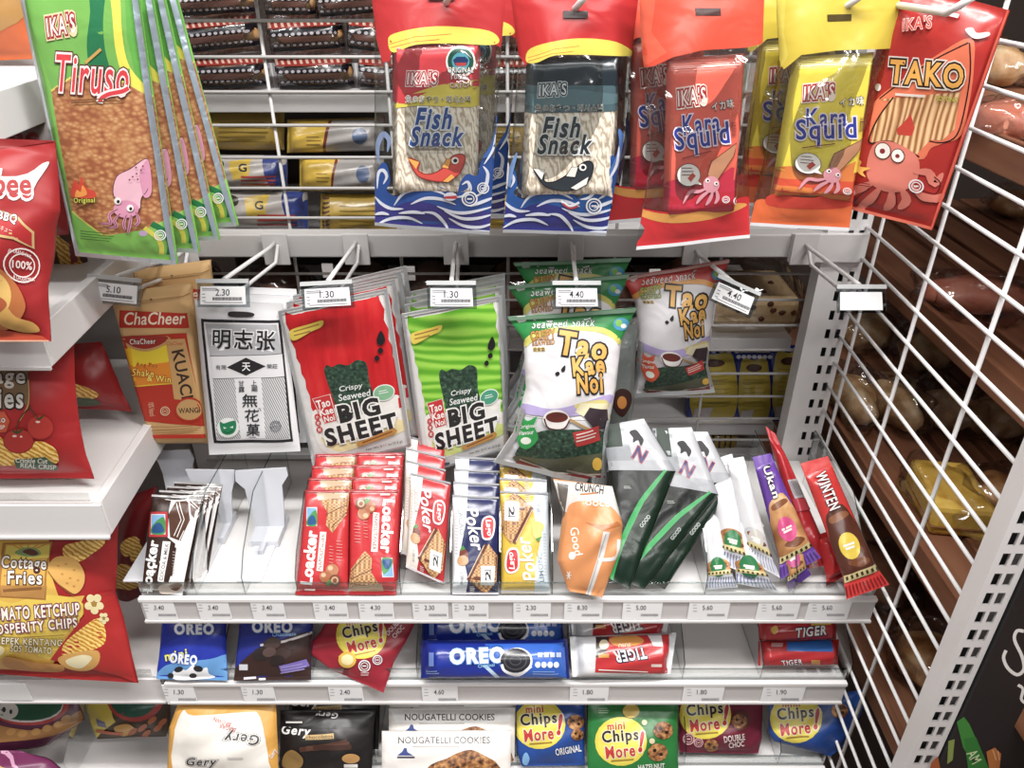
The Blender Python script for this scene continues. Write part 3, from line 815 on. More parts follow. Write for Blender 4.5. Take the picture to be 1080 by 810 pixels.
dup(bag1, (.016, .05, .004), 'second red topped fish snack bag, hanging behind the front one')
fs2_out = cat(
    P([(486,-60),(925,-60),(915,100),(895,170),(850,150),(700,128),(560,160),(545,215),(520,180)], '#bd1c20'),
    SP([(545,200),(560,158),(650,132),(740,124),(840,136),(896,170),(880,184),(740,180),(640,182),(580,205)], '#dcc93a'),
    L([(550,190),(640,160),(720,150)], 2, '#c9762e'), L([(552,200),(630,176),(700,168)], 2, '#c9762e'),
    waves(468, 530, 842, 772, ('#22569e', '#2f3380', '#d2d8e8')),
    L([(800,590),(845,530),(862,470),(850,420)], 26, '#4a78ba', True, taper=True), L([(808,600),(842,540),(850,480)], 9, '#dfe4f2', True, taper=True),
    L([(490,610),(495,560),(515,500)], 16, '#6c8fc4', True, taper=True),
    L([(660,655),(690,672),(720,660)], 8, '#e8e8ee', True) + L([(665,664),(690,680),(715,672)], 6, '#c03a44', True), SEAL(768, 672, 24),
    U(.40, .10, .60, .125, '#2a0c10'), U(0, .985, 1, 1, '~#dddfe4'))
fs2_in = cat(
    P([(545,180),(860,180),(850,272),(540,272)], '#232e36'), P([(540,270),(852,270),(846,352),(536,358)], '#4a646c'), P([(536,300),(700,285),(846,300),(846,330),(536,335)], '#58757c'),
    T("IKA'S", 632, 287, 92, 38, '#d5dbdc', 3, '#1c262c', .10, .035, .12, '#c9d2d4'),
    T("魚のおやつ・피시스낵", 686, 346, 222, 24, '#24282c', 0, '#dcdcd4', .06, .012),
    T("Fish", 660, 408, 128, 70, '#2c3338', 0, '#dfe3e2', .06, .07, .28), T("Snack", 672, 464, 182, 68, '#2c3338', 0, '#dfe3e2', .06, .07, .28),
    LINES(600, 503, 720, 1, 10, 3, '#8b7c6c'),
    fish([(572,548),(602,560),(606,590),(640,590),(690,560),(728,528),(752,520),(766,535),(758,575),(735,605),(690,622),(640,620),(600,600)], '#30363c', '#e6e3dc', '#f3f1ec', (731,541), 12, [[(568,545),(608,550),(596,585)], [(676,572),(694,540),(716,540),(706,575)], [(690,612),(750,572),(744,600),(710,620)]], '#1c2024'))
FS2o = [((488,-60),(920,-60)), ((520,180),(893,180)), ((498,480),(862,480)), ((468,762),(806,772))]
bag2 = clear_bag('fish_snack_bag', 'clear fish snack bag with dark blue block below a red header', EE, FS2o, [((546,182),(856,180)), ((530,650),(830,650))], YT, fs2_out, fs2_in, '@noodle')
dup(bag2, (.014, .05, .002), 'second dark topped fish snack bag, hanging behind the front one')

# --- kara bags
FF = (640, 0, 3)
def kara_in(top, mid, low, seam):
    return cat(P([(175,185),(445,165),(405,560),(180,580)], top), SP([(180,575),(250,560),(320,575),(410,520),(405,690),(175,690)], mid), P([(176,610),(410,590),(405,700),(174,700)], low),
    LINES(195, 195, 430, 6, 5, 1.6, seam, -14),
    T("IKA'S", 268, 297, 92, 50, '#f7e6dc', 8, '#b01828', .11, .035, .15, '#f5dfd0'), T("イカ味", 367, 322, 70, 28, '#f3efe6', 10, '#4a4a44', .07, .02),
    T("Kara", 298, 380, 118, 64, '#2b3c9c', 6, '#e9dcea', .06, .04, .05), T("Squid", 302, 428, 176, 92, '#2b3c9c', 8, '#e9dcea', .06, .04, .05),
    L([(238,490),(330,466)], 3, '#8a2a2c'), T("脆魷魚", 402, 395, 14, 50, '#7a3a34'),
    P([(410,440),(402,480),(350,560),(318,545),(330,500)], '#b9805c') + L([(410,440),(402,480),(350,560),(318,545),(330,500)], 2.4, '#6a3a2c', closed=True),
    E(330, 575, 26, 28, '#d68e9a'),
    *[L(t, 12, '#d68e9a', True, taper=True) for t in ([(322,585),(290,598),(262,600),(240,640)], [(325,595),(300,615),(282,640)], [(335,598),(325,625),(312,645)], [(345,590),(350,620),(340,640)])],
    E(318, 562, 7, 7, '#f1e6e2') + E(319, 562, 3.5, 3.5, '#2c1c20') + E(345, 572, 7, 7, '#f1e6e2') + E(346, 572, 3.5, 3.5, '#2c1c20'),
    E(258, 543, 38, 38, '#4a3a38') + E(258, 543, 36, 36, '#f1ebe4') + P([(285,560),(300,575),(275,572)], '#f1ebe4'), LINES(236, 520, 276, 3, 11, 2.5, '#6a5a58'), P([(255,552),(270,535),(280,545),(265,565)], '#c0392b'),
    SEAL(415, 630, 15), SEAL(375, 625, 11))
k1_out = cat(
    P([(98,-60),(500,-60),(506,108),(490,138),(440,150),(300,158),(210,178),(150,205),(118,210),(98,120)], '#dc4426'), P([(98,-60),(160,-60),(140,100),(190,165),(120,205),(98,120)], '#e25838'),
    SP([(60,650),(200,668),(330,655),(455,620),(452,755),(270,768),(92,790),(120,720)], '#d6202a'),
    SP([(62,640),(150,668),(250,672),(400,640),(440,648),(330,690),(200,702),(110,680)], '#e9a244'),
    U(.44, .09, .64, .115, '#3c120c'), U(0, .985, 1, 1, '#e0e0e4'))
K1o = [((100,-60),(498,-60)), ((110,140),(492,140)), ((140,500),(448,480)), ((92,790),(452,752))]
kara1 = clear_bag('squid_snack_bag', 'orange red squid snack bag, clear film with a red printed bottom', FF, K1o, [((190,188),(436,168)), ((176,690),(404,668))], .835, k1_out, kara_in('#e8604a', '#c62440', '#c01c34', '#f0a090'), '#e0503c', 87)
dup(kara1, (-.03, .055, .012), 'second orange red squid snack bag, half hidden on its left')
KY = (780, 0, 3.24)
k2_out = cat(
    P([(122,-60),(556,-60),(548,110),(530,165),(440,168),(330,172),(210,188),(150,235),(128,190)], '#cdb41c'), P([(122,-60),(160,-60),(150,110),(165,190),(140,230),(126,150)], '#d8c436'),
    SP([(60,680),(150,690),(300,680),(388,640),(372,785),(200,775),(34,772)], '#ee6a28'), SP([(110,660),(250,672),(390,640),(380,700),(250,712),(100,700)], '#d83a26'),
    U(.40, .115, .60, .14, '#4a3a0c'), U(0, .985, 1, 1, '#e0e0e4'))
K2o = [((122,-60),(556,-60)), ((134,190),(520,170)), ((95,500),(415,500)), ((34,770),(372,788))]
kara2 = clear_bag('squid_snack_bag', 'yellow topped squid snack bag, clear film with an orange printed bottom', KY, K2o, [((182,196),(458,178)), ((104,672),(382,688))], .85, k2_out, [], '#e6cf2c', 87)
for ch in kara2.children:
    if ch.name.startswith('inner'): bpy.data.objects.remove(ch)
plk = PL(KY[0] + 34 / KY[2], KY[1] + 120 / KY[2], Y=.85, lean=87)
pack('inner_pack', None, None, KY, [((182,196),(458,178)), ((104,672),(382,688))], (plk[0] + plk[1] * .001, plk[1]), .024, kara_in('#e4ce22', '#e07a2c', '#d64a26', '#f2e690'), '#e2c92a', 'box', parent=kara2, N=(12, 18), wob=.03,
     acr=None, arows=[((190,188),(436,168)), ((176,690),(404,668))])
dup(kara2, (-.022, .05, .01), 'second yellow topped squid snack bag, behind and left of the front one')

# --- red octopus bag
TK = (900, 10, 3.375)
tako = cat(
    SP([(428,88),(300,150),(200,215),(100,290),(85,330),(70,450),(120,440),(250,512),(290,470),(330,452),(395,420),(425,300),(440,180)], '#e8714a'),
    L([(420,104),(300,160),(190,230),(108,290)], 5, '#3a1512', True), L([(424,104),(428,200),(410,320),(380,420),(330,448),(275,440)], 5, '#3a1512', True),
    P([(108,292),(395,268),(372,400),(330,440),(290,438),(242,492),(190,470),(80,450),(84,390),(150,300)], '@strips'),
    L([(160,285),(110,350),(76,420),(78,452),(150,445),(250,502)], 6, '#3a1512', True),
    P([(198,375),(222,345),(236,395),(225,425),(175,420),(172,400)], '#cf3a2a'),
    SP([(85,460),(150,445),(235,490),(250,550),(225,610),(160,640),(90,620),(60,560)], '#e27a68'),
    *[L(t, 34, '#e27a68', True, taper=True) for t in ([(90,600),(50,620),(10,640),(-20,690)], [(110,620),(80,660),(40,700),(20,700)], [(150,630),(145,680),(120,712)], [(185,625),(200,670),(170,705)], [(215,600),(250,650),(300,660),(330,640)], [(230,560),(280,560),(300,600),(330,560)])],
    *[L(t, 3.5, '#4a1a16', True) for t in ([(70,625),(30,660),(5,690)], [(110,640),(90,680),(60,700)], [(165,640),(165,690)], [(215,620),(250,668),(300,676)], [(250,625),(300,640),(320,600),(300,575)])],
    E(122, 480, 30, 32, '#4a1a16') + E(122, 480, 27, 29, '#f1e9e2') + E(121, 481, 10, 10, '#8a2430'), E(176, 498, 25, 27, '#4a1a16') + E(176, 498, 22, 24, '#f1e9e2') + E(175, 499, 8, 8, '#8a2430'),
    T("TAKO", 276, 205, 262, 84, '#e9a63a', -5, '#2c1c16', .075, .06, 0, '#e4d9cf'),
    LINES(168, 274, 300, 1, 10, 9, '#d9cdc4', 10), T("SOTONG", 350, 292, 74, 16, '#d8d23a', -5, '#4a2a1c', .05),
    T("IKA'S", 240, 36, 106, 40, '#e4483a', 4, '#f0d9d2', .05, .03, .12, '#c43028'),
    SP([(410,60),(435,55),(450,72),(490,70),(492,82),(455,92),(430,84)], '#d8c6c2'),
    RING(105, 248, 5, 7, 12, '#f0e4dc'), SEAL(238, 612, 24),
    SP([(15,505),(45,520),(40,540),(78,545),(50,560),(60,580),(30,560)], '#f0b23e'),
    LINES(10, 600, 90, 2, 9, 3, '#7a201c', 10),
    U(.30, .06, .62, .075, '#f0ece8'), U(0, .985, 1, 1, '#e06a50'), U(.985, 0, 1, 1, '#e05a44'), U(0, 0, .015, 1, '#e05a44'))
tk = [((165,-110),(562,-14)), ((558-375,3-95),(558,3)), ((-108,682),(282,783))]
tk = [((169,-98),(558,3)), ((-108,682),(282,783))]
tk1 = pack('octopus_snack_bag', 'tilted big red snack bag with orange lettering beside the side panel', 'snack bag', TK, tk, PL(1040, 20, Y=.80, lean=88, yaw=-42), .02, tako, '#b9231b', 'flat', N=(18, 26), fin=.03, wob=.09)
# ------------------------------------------------------------------ middle hanging row
# brown kraft box
CC = (110, 280, 3.68)
kua = cat(P([(60,172),(332,168),(337,224),(60,232)], '#b5301f'), T("ChaCheer", 196, 200, 238, 46, '#f0e2cc', 1, b=.03, sh=.2),
    P([(62,256),(318,252),(330,330),(388,560),(398,600),(158,590)], '#b2301e'),
    P([(64,268),(246,264),(272,440),(112,440)], '#e6b326'), P([(96,370),(258,350),(272,440),(112,440)], '#e08a2c'), P([(100,300),(240,300),(250,360),(110,380)], '#e8cf3a'),
    SP([(66,268),(244,264),(232,298),(160,322),(90,304)], '#c59a62'), SP([(76,266),(238,264),(224,292),(160,312),(98,298)], '#9a2c22'), T("ChaCheer", 148, 284, 100, 20, '#f4ece0', 2, '#5a1c18', .07, .03),
    L([(112,442),(272,442)], 5, '#e9c23c'),
    P([(240,276),(312,272),(378,505),(270,505)], '#c69c66'), T("ChaCheer", 274, 290, 66, 14, '#b05a3a', 2), T("KUACI", 303, 408, 190, 48, '#33241a', -78, b=.04),
    T("Ang Pau", 163, 374, 84, 22, '#b5281f', -2, '#e8b040', .05, .03), T("Shake", 150, 402, 84, 28, '#f2e06a', -4, '#a8431e', .07, .03), T("& Win", 212, 424, 92, 26, '#f2e06a', -4, '#a8431e', .07, .03),
    E(330, 546, 58, 50, '#b2301e'), E(330, 546, 50, 42, '#c69c66'), T("WANGI", 330, 549, 84, 22, '#33241a', 3, b=.04),
    T("100% Natural", 184, 545, 55, 22, '#e2b090', -82), SEAL(236, 552, 17, '#e2c6a4'),
    LINES(165, 612, 390, 4, 8, 2.5, '#9a7444', 0), P([(182,648),(396,640),(398,658),(196,664)], '#b2301e'),
    E(186, 130, 6, 5, '#3a2a1c'), U(0, .05, 1, .055, '#a5804e'))
kua_rows = [((30,106),(340,66)), ((34,150),(338,118)), ((185,690),(425,690))]
plC = PL(165, 315, Y=.915, lean=87)
kb = pack('snack_box', 'brown kraft snack box with red printing at the left end', 'snack box', CC, kua_rows, plC, .035, kua, '#d2ab78', 'box', 'brown kraft boxes', kind='paper', N=(12, 20), fin=0, front=.35, wob=.015)
dup(kb, (.012, .046, .014), 'second brown kraft box, hanging behind the front one')

# white pack with black frame
FG = (200, 290, 4.05)
fig = cat(P([(48,180),(388,186),(442,706),(104,712)], '#1b1a1e'), P([(60,193),(378,198),(431,694),(116,699)], '#e6e6e8'),
    P([(68,200),(372,204),(392,322),(86,330)], '@hatchh'), P([(86,330),(394,322),(404,418),(98,426)], '#e2e2e4'), L([(86,330),(394,322)], 3, '#55555a'), L([(98,426),(404,418)], 3, '#55555a'),
    P([(99,428),(404,420),(428,690),(118,694)], '@hatch'), P([(190,426),(305,423),(325,690),(220,692)], '#e4e4e6'),
    T("明志张", 232, 265, 268, 82, '#1a1a1c', -2, '#f2f2f4', .07, .03),
    P([(158,378),(240,338),(324,374),(240,413)], '#1d1c20'), T("天", 241, 376, 36, 36, '#f0f0f0', 0, b=.04), T("有限", 134, 378, 46, 20, '#55555a'), T("榮莊", 352, 374, 46, 20, '#55555a'),
    T("甘", 220, 446, 24, 24, '#2a2a2e'), T("露", 222, 472, 26, 24, '#2a2a2e'), T("上", 274, 444, 24, 22, '#2a2a2e'), T("賜", 277, 470, 26, 24, '#2a2a2e'),
    T("無", 257, 520, 66, 58, '#222226'), T("花", 266, 586, 62, 56, '#222226'), T("菓", 272, 650, 58, 56, '#222226'), LINES(255, 684, 292, 1, 5, 3, '#333'),
    E(165, 640, 47, 45, '#e4e8e4'), SP([(132,640),(130,612),(146,620),(165,614),(186,608),(198,610),(200,640),(188,664),(160,672),(140,662)], '#1f7a50'), P([(145,635),(160,640),(148,645)], '#d5e6da'), P([(172,638),(188,630),(186,642)], '#d5e6da'), L([(146,655),(165,662),(188,650)], 4, '#0f4a30', True),
    SEAL(368, 632, 22, '#77777c'), SP([(165,160),(180,150),(250,152),(278,160),(262,172),(180,172)], '#2a2726'))
fp = pack('snack_pack', 'front white paper pack with black frame and Chinese lettering', 'snack pack', FG, [((22,108),(398,122)), ((85,768),(474,752))], PL(262, 320, Y=.90, lean=86), .014, fig, '#e9e9eb', 'flat', 'white packs with black frame', kind='paper', N=(12, 20), fin=.02)
dup(fp, (.006, .016, .004), 'second white paper pack with black frame, behind the front one')
dup(fp, (.010, .034, .006), 'third white paper pack with black frame, rearmost on its peg')

# sheet seaweed packs
BSC = (290, 290, 3.857)
def sheet_art(bg, green):
    wavy_l = [(42,150),(46,190),(62,220),(66,255),(84,285),(88,320),(104,345),(108,380),(124,405),(128,440),(142,470),(148,520)]
    wavy_r = [(515,470),(505,440),(508,410),(492,380),(494,345),(478,310),(478,275),(462,245),(462,205),(444,170),(446,130),(426,95),(422,78)]
    return cat(P(wavy_l + [(170,560),(300,600),(520,520)] + wavy_r, bg),
    SP([(150,540),(250,520),(400,470),(520,480),(540,600),(420,660),(250,720),(180,680)], '#e9e5df'), SP([(190,640),(330,600),(500,570),(530,620),(400,670),(260,710)], '#ead9a0' if not green else '#d3dd7c'),
    SP([(205,380),(212,345),(235,352),(262,340),(300,345),(335,325),(365,330),(378,350),(388,420),(412,505),(330,540),(262,570),(245,500)], '@seaweed'),
    T("Crispy", 312, 436, 96, 28, '#e9ece9', 10, b=.02, sh=.1), T("Seaweed", 326, 466, 132, 28, '#e9ece9', 10, b=.02, sh=.1), 
    P([(154,482),(226,462),(256,572),(204,586),(176,540)], '#c8262c'), L([(154,482),(226,462),(256,572),(204,586)], 3, '#f0e4e0', closed=True),
    T("Tao", 198, 500, 58, 34, '#f4efe9', 14, b=.05), T("Kae", 212, 532, 56, 30, '#f4efe9', 14, b=.05), T("Noi", 224, 562, 44, 26, '#f4efe9', 14, b=.05),
    E(174, 556, 12, 13, '#c8262c'), E(178, 582, 12, 13, '#c8262c'), E(184, 610, 13, 14, '#c8262c'), T("小", 174, 556, 14, 14, '#f4efe9'), T("老", 178, 582, 14, 14, '#f4efe9'), T("板", 184, 610, 15, 15, '#f4efe9'),
    E(445, 455, 44, 34, '#e6ebe4', 12), E(445, 455, 40, 30, '#7fb78c' if not green else '#3f9a7a', 12), LINES(425, 450, 465, 2, 9, 3, '#eef2ee', -8),
    P([(195,640),(215,600),(480,500),(500,540),(490,590),(230,680)], '#eceae6'),
    T("BIG", 345, 527, 172, 78, '#2b292c', 13, '#f0eeea', .075, .10), T("SHEET", 354, 610, 300, 80, '#2b292c', 14, '#f0eeea', .075, .10),
    P([(335,668),(488,604),(500,618),(488,634),(346,686)], '#c58a3c'), L([(360,668),(480,620)], 6, '#8a5424'),
    T("Net Wt. 0.11 oz (3.2 g)", 448, 686, 148, 14, '#55565a', 13), T("净重 3.2 克", 500, 702, 60, 12, '#55565a', 13),
    SP([(62,222),(80,205),(150,185),(200,172),(195,195),(150,215),(80,250)], '#e3c83a'), L([(80,216),(185,186)], 5, '#a87a2c'), L([(82,230),(150,212)], 5, '#a87a2c'),
    SP([(433,208),(450,240),(440,262),(420,258),(418,238)], '#1e1c20'), E(432, 284, 11, 11, '#1e1c20'), E(418, 314, 10, 11, '#1e1c20'),
    R(236, 738, 284, 760, '#3c5a6a'), P([(202,750),(216,746),(210,762)], '#9aa0a4'),
    U(0, 0, .03, 1, '~#d5d8da'), U(.97, 0, 1, 1, '~#d5d8da'), U(0, .985, 1, 1, '~#d5d8da'), U(0, 0, 1, .012, '~#d5d8da'))
BSr = [((15,145),(458,52)), ((160,788),(556,690))]
bs = pack('seaweed_pack', 'front red seaweed sheet pack with black lettering', 'seaweed pack', BSC, BSr, PL(355, 320, Y=.895, lean=86, yaw=-2), .008, sheet_art('@redray', 0), '#dcdad8', 'flat', 'red seaweed sheet packs', N=(16, 22), fin=.03)
for i, (d, nm) in enumerate((((.008, .016, .006), 'second'), ((.014, .03, .010), 'third'), ((.020, .044, .012), 'fourth'))):
    dup(bs, d, nm + ' red seaweed sheet pack counted from the front of its peg', rot=(0, 0, radians(1 + i)))
IC = (400, 240, 2.893)
bg = pack('seaweed_pack', 'front light green seaweed sheet pack with black lettering', 'seaweed pack', IC, [((68,262),(374,206)), ((136,750),(390,672))], PL(476, 320, Y=.895, lean=86), .008, sheet_art('@limewave', 1), '#dcdad8', 'flat', 'light green seaweed sheet packs', N=(16, 22), fin=.03, arows=BSr)
for i, (d, nm) in enumerate((((.002, .016, .006), 'second'), ((.003, .03, .010), 'third'), ((.004, .044, .012), 'fourth'))):
    dup(bg, d, nm + ' light green seaweed sheet pack counted from the front of its peg', rot=(0, 0, radians(.6 * i)))

# pillow seaweed bags
TG = (520, 270, 3.24)
def tkn(head, headtxt, sub, badge, yel):
    return cat(P([(40,195),(500,165),(460,262),(440,300),(380,250),(250,240),(150,262),(105,290),(70,270)], head),
    SP([(108,285),(150,258),(250,238),(380,245),(440,290),(425,300),(370,262),(250,256),(150,282),(112,310)], yel),
    SP([(118,320),(160,280),(250,258),(370,266),(430,310),(415,420),(405,540),(100,540),(105,420)], '#e6e3e6'),
    T("Seaweed Snack", 240, 228, 216, 30, headtxt, 2, '#1c4a2a' if headtxt == '#eef2ea' else '#5a1814', .05, .012, .25), E(97, 214, 17, 15, '#e4e6e0'),
    E(438, 232, 28, 22, '#3f9ac0'), E(430, 228, 12, 12, '#7cc04c'), E(446, 238, 10, 8, '#e4e6e0'),
    T("CRISPY", 170, 268, 84, 32, '#cc8f3e' if yel != '#e8a03a' else '#a8c43a', 6, '#5a3416', .06, .04), T("SEAWEED", 172, 294, 76, 18, '#cc8f3e' if yel != '#e8a03a' else '#a8c43a', 4, '#5a3416', .06, .03), T("脆紫菜", 157, 318, 40, 14, '#6a4a1c', 0, '#e8c83a', .1),
    T("Tao", 306, 305, 170, 84, '#e8ae48', -9, '#211c1e', .08, .075), T("Kae", 326, 372, 110, 66, '#e8ae48', 6, '#211c1e', .09, .075), T("Noi", 330, 432, 88, 72, '#e8ae48', 3, '#211c1e', .09, .075),
    SP([(212,398),(222,392),(228,400),(218,408)], '#1e1c20'), SP([(232,385),(246,370),(246,388),(238,394)], '#1e1c20'),
    SP([(100,500),(200,520),(300,500),(400,470),(400,500),(330,535),(220,545),(110,535)], '#b4a4d6'), SP([(280,505),(380,488),(390,520),(310,528)], '#d6c876'),
    P([(280,530),(300,500),(390,500),(400,560),(360,570)], '#e6dcb4'), P([(310,545),(330,515),(390,520),(395,580),(350,590)], '#3a2c34'),
    E(216, 556, 46, 34, '#e9e6e2'), E(218, 548, 38, 18, '#6a2a22'), L([(175,552),(190,585),(240,588),(262,556)], 5, '#5a2c2a', True), L([(262,555),(330,590),(370,600)], 8, '#b08a4a', True),
    SP([(88,650),(150,600),(240,590),(390,600),(388,690),(250,712),(90,690)], '@seaweed'), SP([(70,680),(200,690),(390,672),(385,740),(220,740),(110,720)], '#5a5c44'),
    SP([(78,600),(80,555),(95,540),(118,560),(150,545),(140,575),(154,620),(120,655),(90,645)], badge), T("Original", 116, 580, 56, 17, '#f0f2ea', 6, b=.03), T("Flavour", 114, 600, 50, 15, '#f0f2ea', 6, b=.03), E(112, 628, 18, 12, '#e6ece0'),
    P([(272,600),(360,575),(366,625),(284,648)], '#c0302e'), LINES(284, 608, 356, 3, 11, 4, '#f2e4d8', -20),
    P([(90,690),(200,735),(382,735),(382,792),(200,770),(70,712)], '#7c2c2c'), L([(90,690),(200,735),(382,740)], 5, '#b9b4a8'), L([(250,728),(350,750)], 6, '#b9a8a0'), E(355, 706, 17, 22, '#e0b02e'),
    U(0, .55, .05, .97, '~#cfd2d4'), U(.95, .62, 1, 1, '~#cfd2d4'), U(0, .965, 1, 1, '~#d6d8d8'), U(0, 0, 1, .02, '~#a9cdb0' if headtxt == '#eef2ea' else '~#d8b0a8'))
TGr = [((50,208),(490,176)), ((105,290),(438,285)), ((112,450),(420,440)), ((70,600),(390,600)), ((4,700),(384,795))]
tkA = tkn('#1e8a40', '#eef2ea', 0, '#1f9a48', '#d3cf5c')
tk_g = pack('seaweed_bag', 'front white and green seaweed bag with gold lettering', 'seaweed bag', TG, TGr, PL(605, 330, Y=.875, lean=80), .055, tkA, '#d9d9dc', 'pillow', 'green topped seaweed bags', N=(18, 26), fin=.045, kind='soft', wob=.05)
dup(tk_g, (.002, .062, .018), 'second green topped seaweed bag, its header showing over the front one', rot=(0, 0, radians(4)))
dup(tk_g, (.004, .122, .024), 'rearmost green topped seaweed bag, its header highest of the three', rot=(0, 0, radians(-5)))
TRc = (640, 260, 4.5)
TRr = [((78,148),(578,58)), ((135,270),(515,250)), ((150,400),(492,400)), ((140,560),(478,560)), ((112,712),(512,690))]
pack('seaweed_bag', 'red topped white seaweed bag beside the tilted price tag', 'seaweed bag', TRc, TRr, PL(710, 285, Y=.95, lean=82), .055, tkn('#c8281e', '#f0dcd2', 0, '#d8502c', '#e8a03a'), '#cfc9cc', 'pillow', N=(18, 26), fin=.045, kind='soft', wob=.05, arows=TGr)
pack('seaweed_bag', 'silver backed seaweed bag showing behind the front green topped bag', 'seaweed bag', (0, 0, 1), [((640,350),(672,340)), ((640,440),(668,430)), ((640,475),(657,470))], PL(655, 350, Y=.93, lean=80), .02,
     cat(SP([(645,425),(652,410),(664,412),(666,425),(656,440)], '#3a1f1c'), E(656, 424, 5, 7, '#c07a2a')), '~#9aa09c', 'pillow', N=(8, 12), kind='soft')
# ------------------------------------------------------------------ upper shelf: wafers
CL = (130, 460, 3.6)
def shelf_pl(cr, x, y, lean, z=Z1, up=.006): return PL(cr[0] + x / cr[2], cr[1] + y / cr[2], Z=z, lean=lean, up=up)
# dark wafer packs, a file of them leaning back
def emblem(x0, y0, x1, y1):   # red framed landscape
    w, h = x1 - x0, y1 - y0
    return cat(R(x0, y0, x1, y1, '#c02a34'), R(x0 + w*.12, y0 + h*.1, x1 - w*.12, y1 - h*.1, '#dfe6ee'), R(x0 + w*.16, y0 + h*.13, x1 - w*.16, y1 - h*.13, '#7fb0dc'),
        SP([(x0+w*.16,y0+h*.62),(x0+w*.35,y0+h*.45),(x0+w*.55,y0+h*.3),(x0+w*.84,y0+h*.25),(x0+w*.84,y0+h*.87),(x0+w*.16,y0+h*.87)], '#3f8f4a'),
        SP([(x0+w*.2,y0+h*.7),(x0+w*.45,y0+h*.45),(x0+w*.7,y0+h*.5),(x0+w*.8,y0+h*.8),(x0+w*.3,y0+h*.85)], '#1f4f86'))
dk = cat(P([(160,240),(300,230),(225,610),(90,600),(150,420)], '#e9e8e8'), P([(120,235),(185,245),(175,385),(205,410),(190,520),(165,605),(70,600)], '#3a241c'), P([(90,215),(150,222),(70,600),(50,600)], '#33201a'),
    P([(205,250),(250,245),(262,320),(225,400),(185,385),(180,300)], '#5a3a2c'), P([(255,240),(300,250),(285,330),(265,300)], '#5a3a2c'),
    *[L(t, 3, '#f2efec') for t in ([(208,255),(228,320),(200,380)], [(218,250),(240,318),(212,385)], [(245,245),(290,285),(262,340)], [(255,240),(298,282),(272,335)], [(240,360),(215,410)])],
    emblem(104, 288, 178, 384), T("Loacker", 110, 492, 195, 42, '#f2f0ee', 80, b=.08), 
    P([(160,400),(188,402),(162,555),(140,550)], '#ecebea'), T("COCOA & MILK", 164, 478, 140, 14, '#4a342c', 81), P([(190,420),(210,425),(195,530),(172,530)], '#3a241c'), LINES(196, 440, 208, 8, 11, 2, '#c9c0ba', 2),
    SP([(140,575),(170,560),(220,555),(235,570),(215,592),(150,598)], '#cdbcae'), SP([(180,570),(215,556),(232,566),(205,588)], '#6a4a38'),
    U(0, 0, 1, .02, '~#dcdcdc'))
ld = pack('wafer_pack', 'front dark brown and white wafer pack on the upper shelf', 'wafer pack', CL, [((112,222),(300,232)), ((70,596),(238,604))], shelf_pl(CL, 150, 600, 50), .012, dk, '#2f1d18', 'flat', 'dark brown wafer packs', N=(12, 20), fin=.03)
for i, nm in enumerate(('second', 'third', 'rearmost')):
    dup(ld, (.004 * (i + 1), .0135 * (i + 1), -.003 * (i + 1)), nm + ' dark brown wafer pack from the front of its file')
# red wafer packs
lr = cat(emblem(690, 262, 742, 352),
    P([(740,228),(800,205),(860,225),(848,300),(795,370),(770,340),(775,290)], '@wafer'), L([(755,235),(850,245)], 3, '#6a4030'), L([(770,300),(850,262)], 3, '#6a4030'), L([(790,350),(850,290)], 3, '#6a4030'), P([(735,215),(860,208),(862,232),(740,245)], '#caa888'),
    T("Loacker", 706, 462, 205, 46, '#f3efec', 84, b=.09), P([(748,365),(772,366),(758,515),(734,512)], '#efe9e4'), T("NAPOLITANER", 753, 440, 136, 14, '#8a4a3a', 84),
    LINES(782, 420, 800, 6, 12, 2, '#e29a90', 2), LINES(810, 400, 835, 7, 12, 2, '#e29a90', 2), LINES(690, 583, 740, 1, 8, 7, '#efd6d0'),
    E(795, 510, 24, 24, '#b97a54'), E(788, 502, 10, 9, '#e2b692'), E(770, 535, 24, 22, '#a8653f'), E(762, 528, 9, 8, '#dca984'), E(805, 548, 22, 22, '#7a4630'), E(805, 548, 14, 14, '#d0a684'), E(805, 548, 8, 8, '#8a5236'), SP([(770,560),(790,545),(785,570)], '#4a8a3a'),
    U(0, 0, 1, .025, '#a81a22'), U(0, .965, 1, 1, '#a81a22'))
LRr = [((694,205),(858,203)), ((655,602),(852,602))]
r1 = pack('wafer_pack', 'left front red wafer pack, its big white lettering reading upward', 'wafer pack', CL, LRr, shelf_pl(CL, 750, 602, 50), .013, lr, '#c8222a', 'flat', 'red wafer packs', N=(12, 20), fin=.03)
r2 = pack('wafer_pack', 'right front red wafer pack turned upside down', 'wafer pack', CL, [((862,203),(1047,203)), ((858,602),(1037,602))], shelf_pl(CL, 950, 602, 50), .013, lr, '#c8222a', 'flat', 'red wafer packs', N=(12, 20), fin=.03, arows=[((852,602),(655,602)), ((858,203),(694,205))])
for i, nm in enumerate(('second', 'third', 'fourth')):
    dup(r1, (0, .022 * (i + 1), .004 * (i + 1)), nm + ' red wafer pack in the left one of the two red files')
    dup(r2, (0, .020 * (i + 1), .006 * (i + 1)), nm + ' red wafer pack in the right one of the two red files')

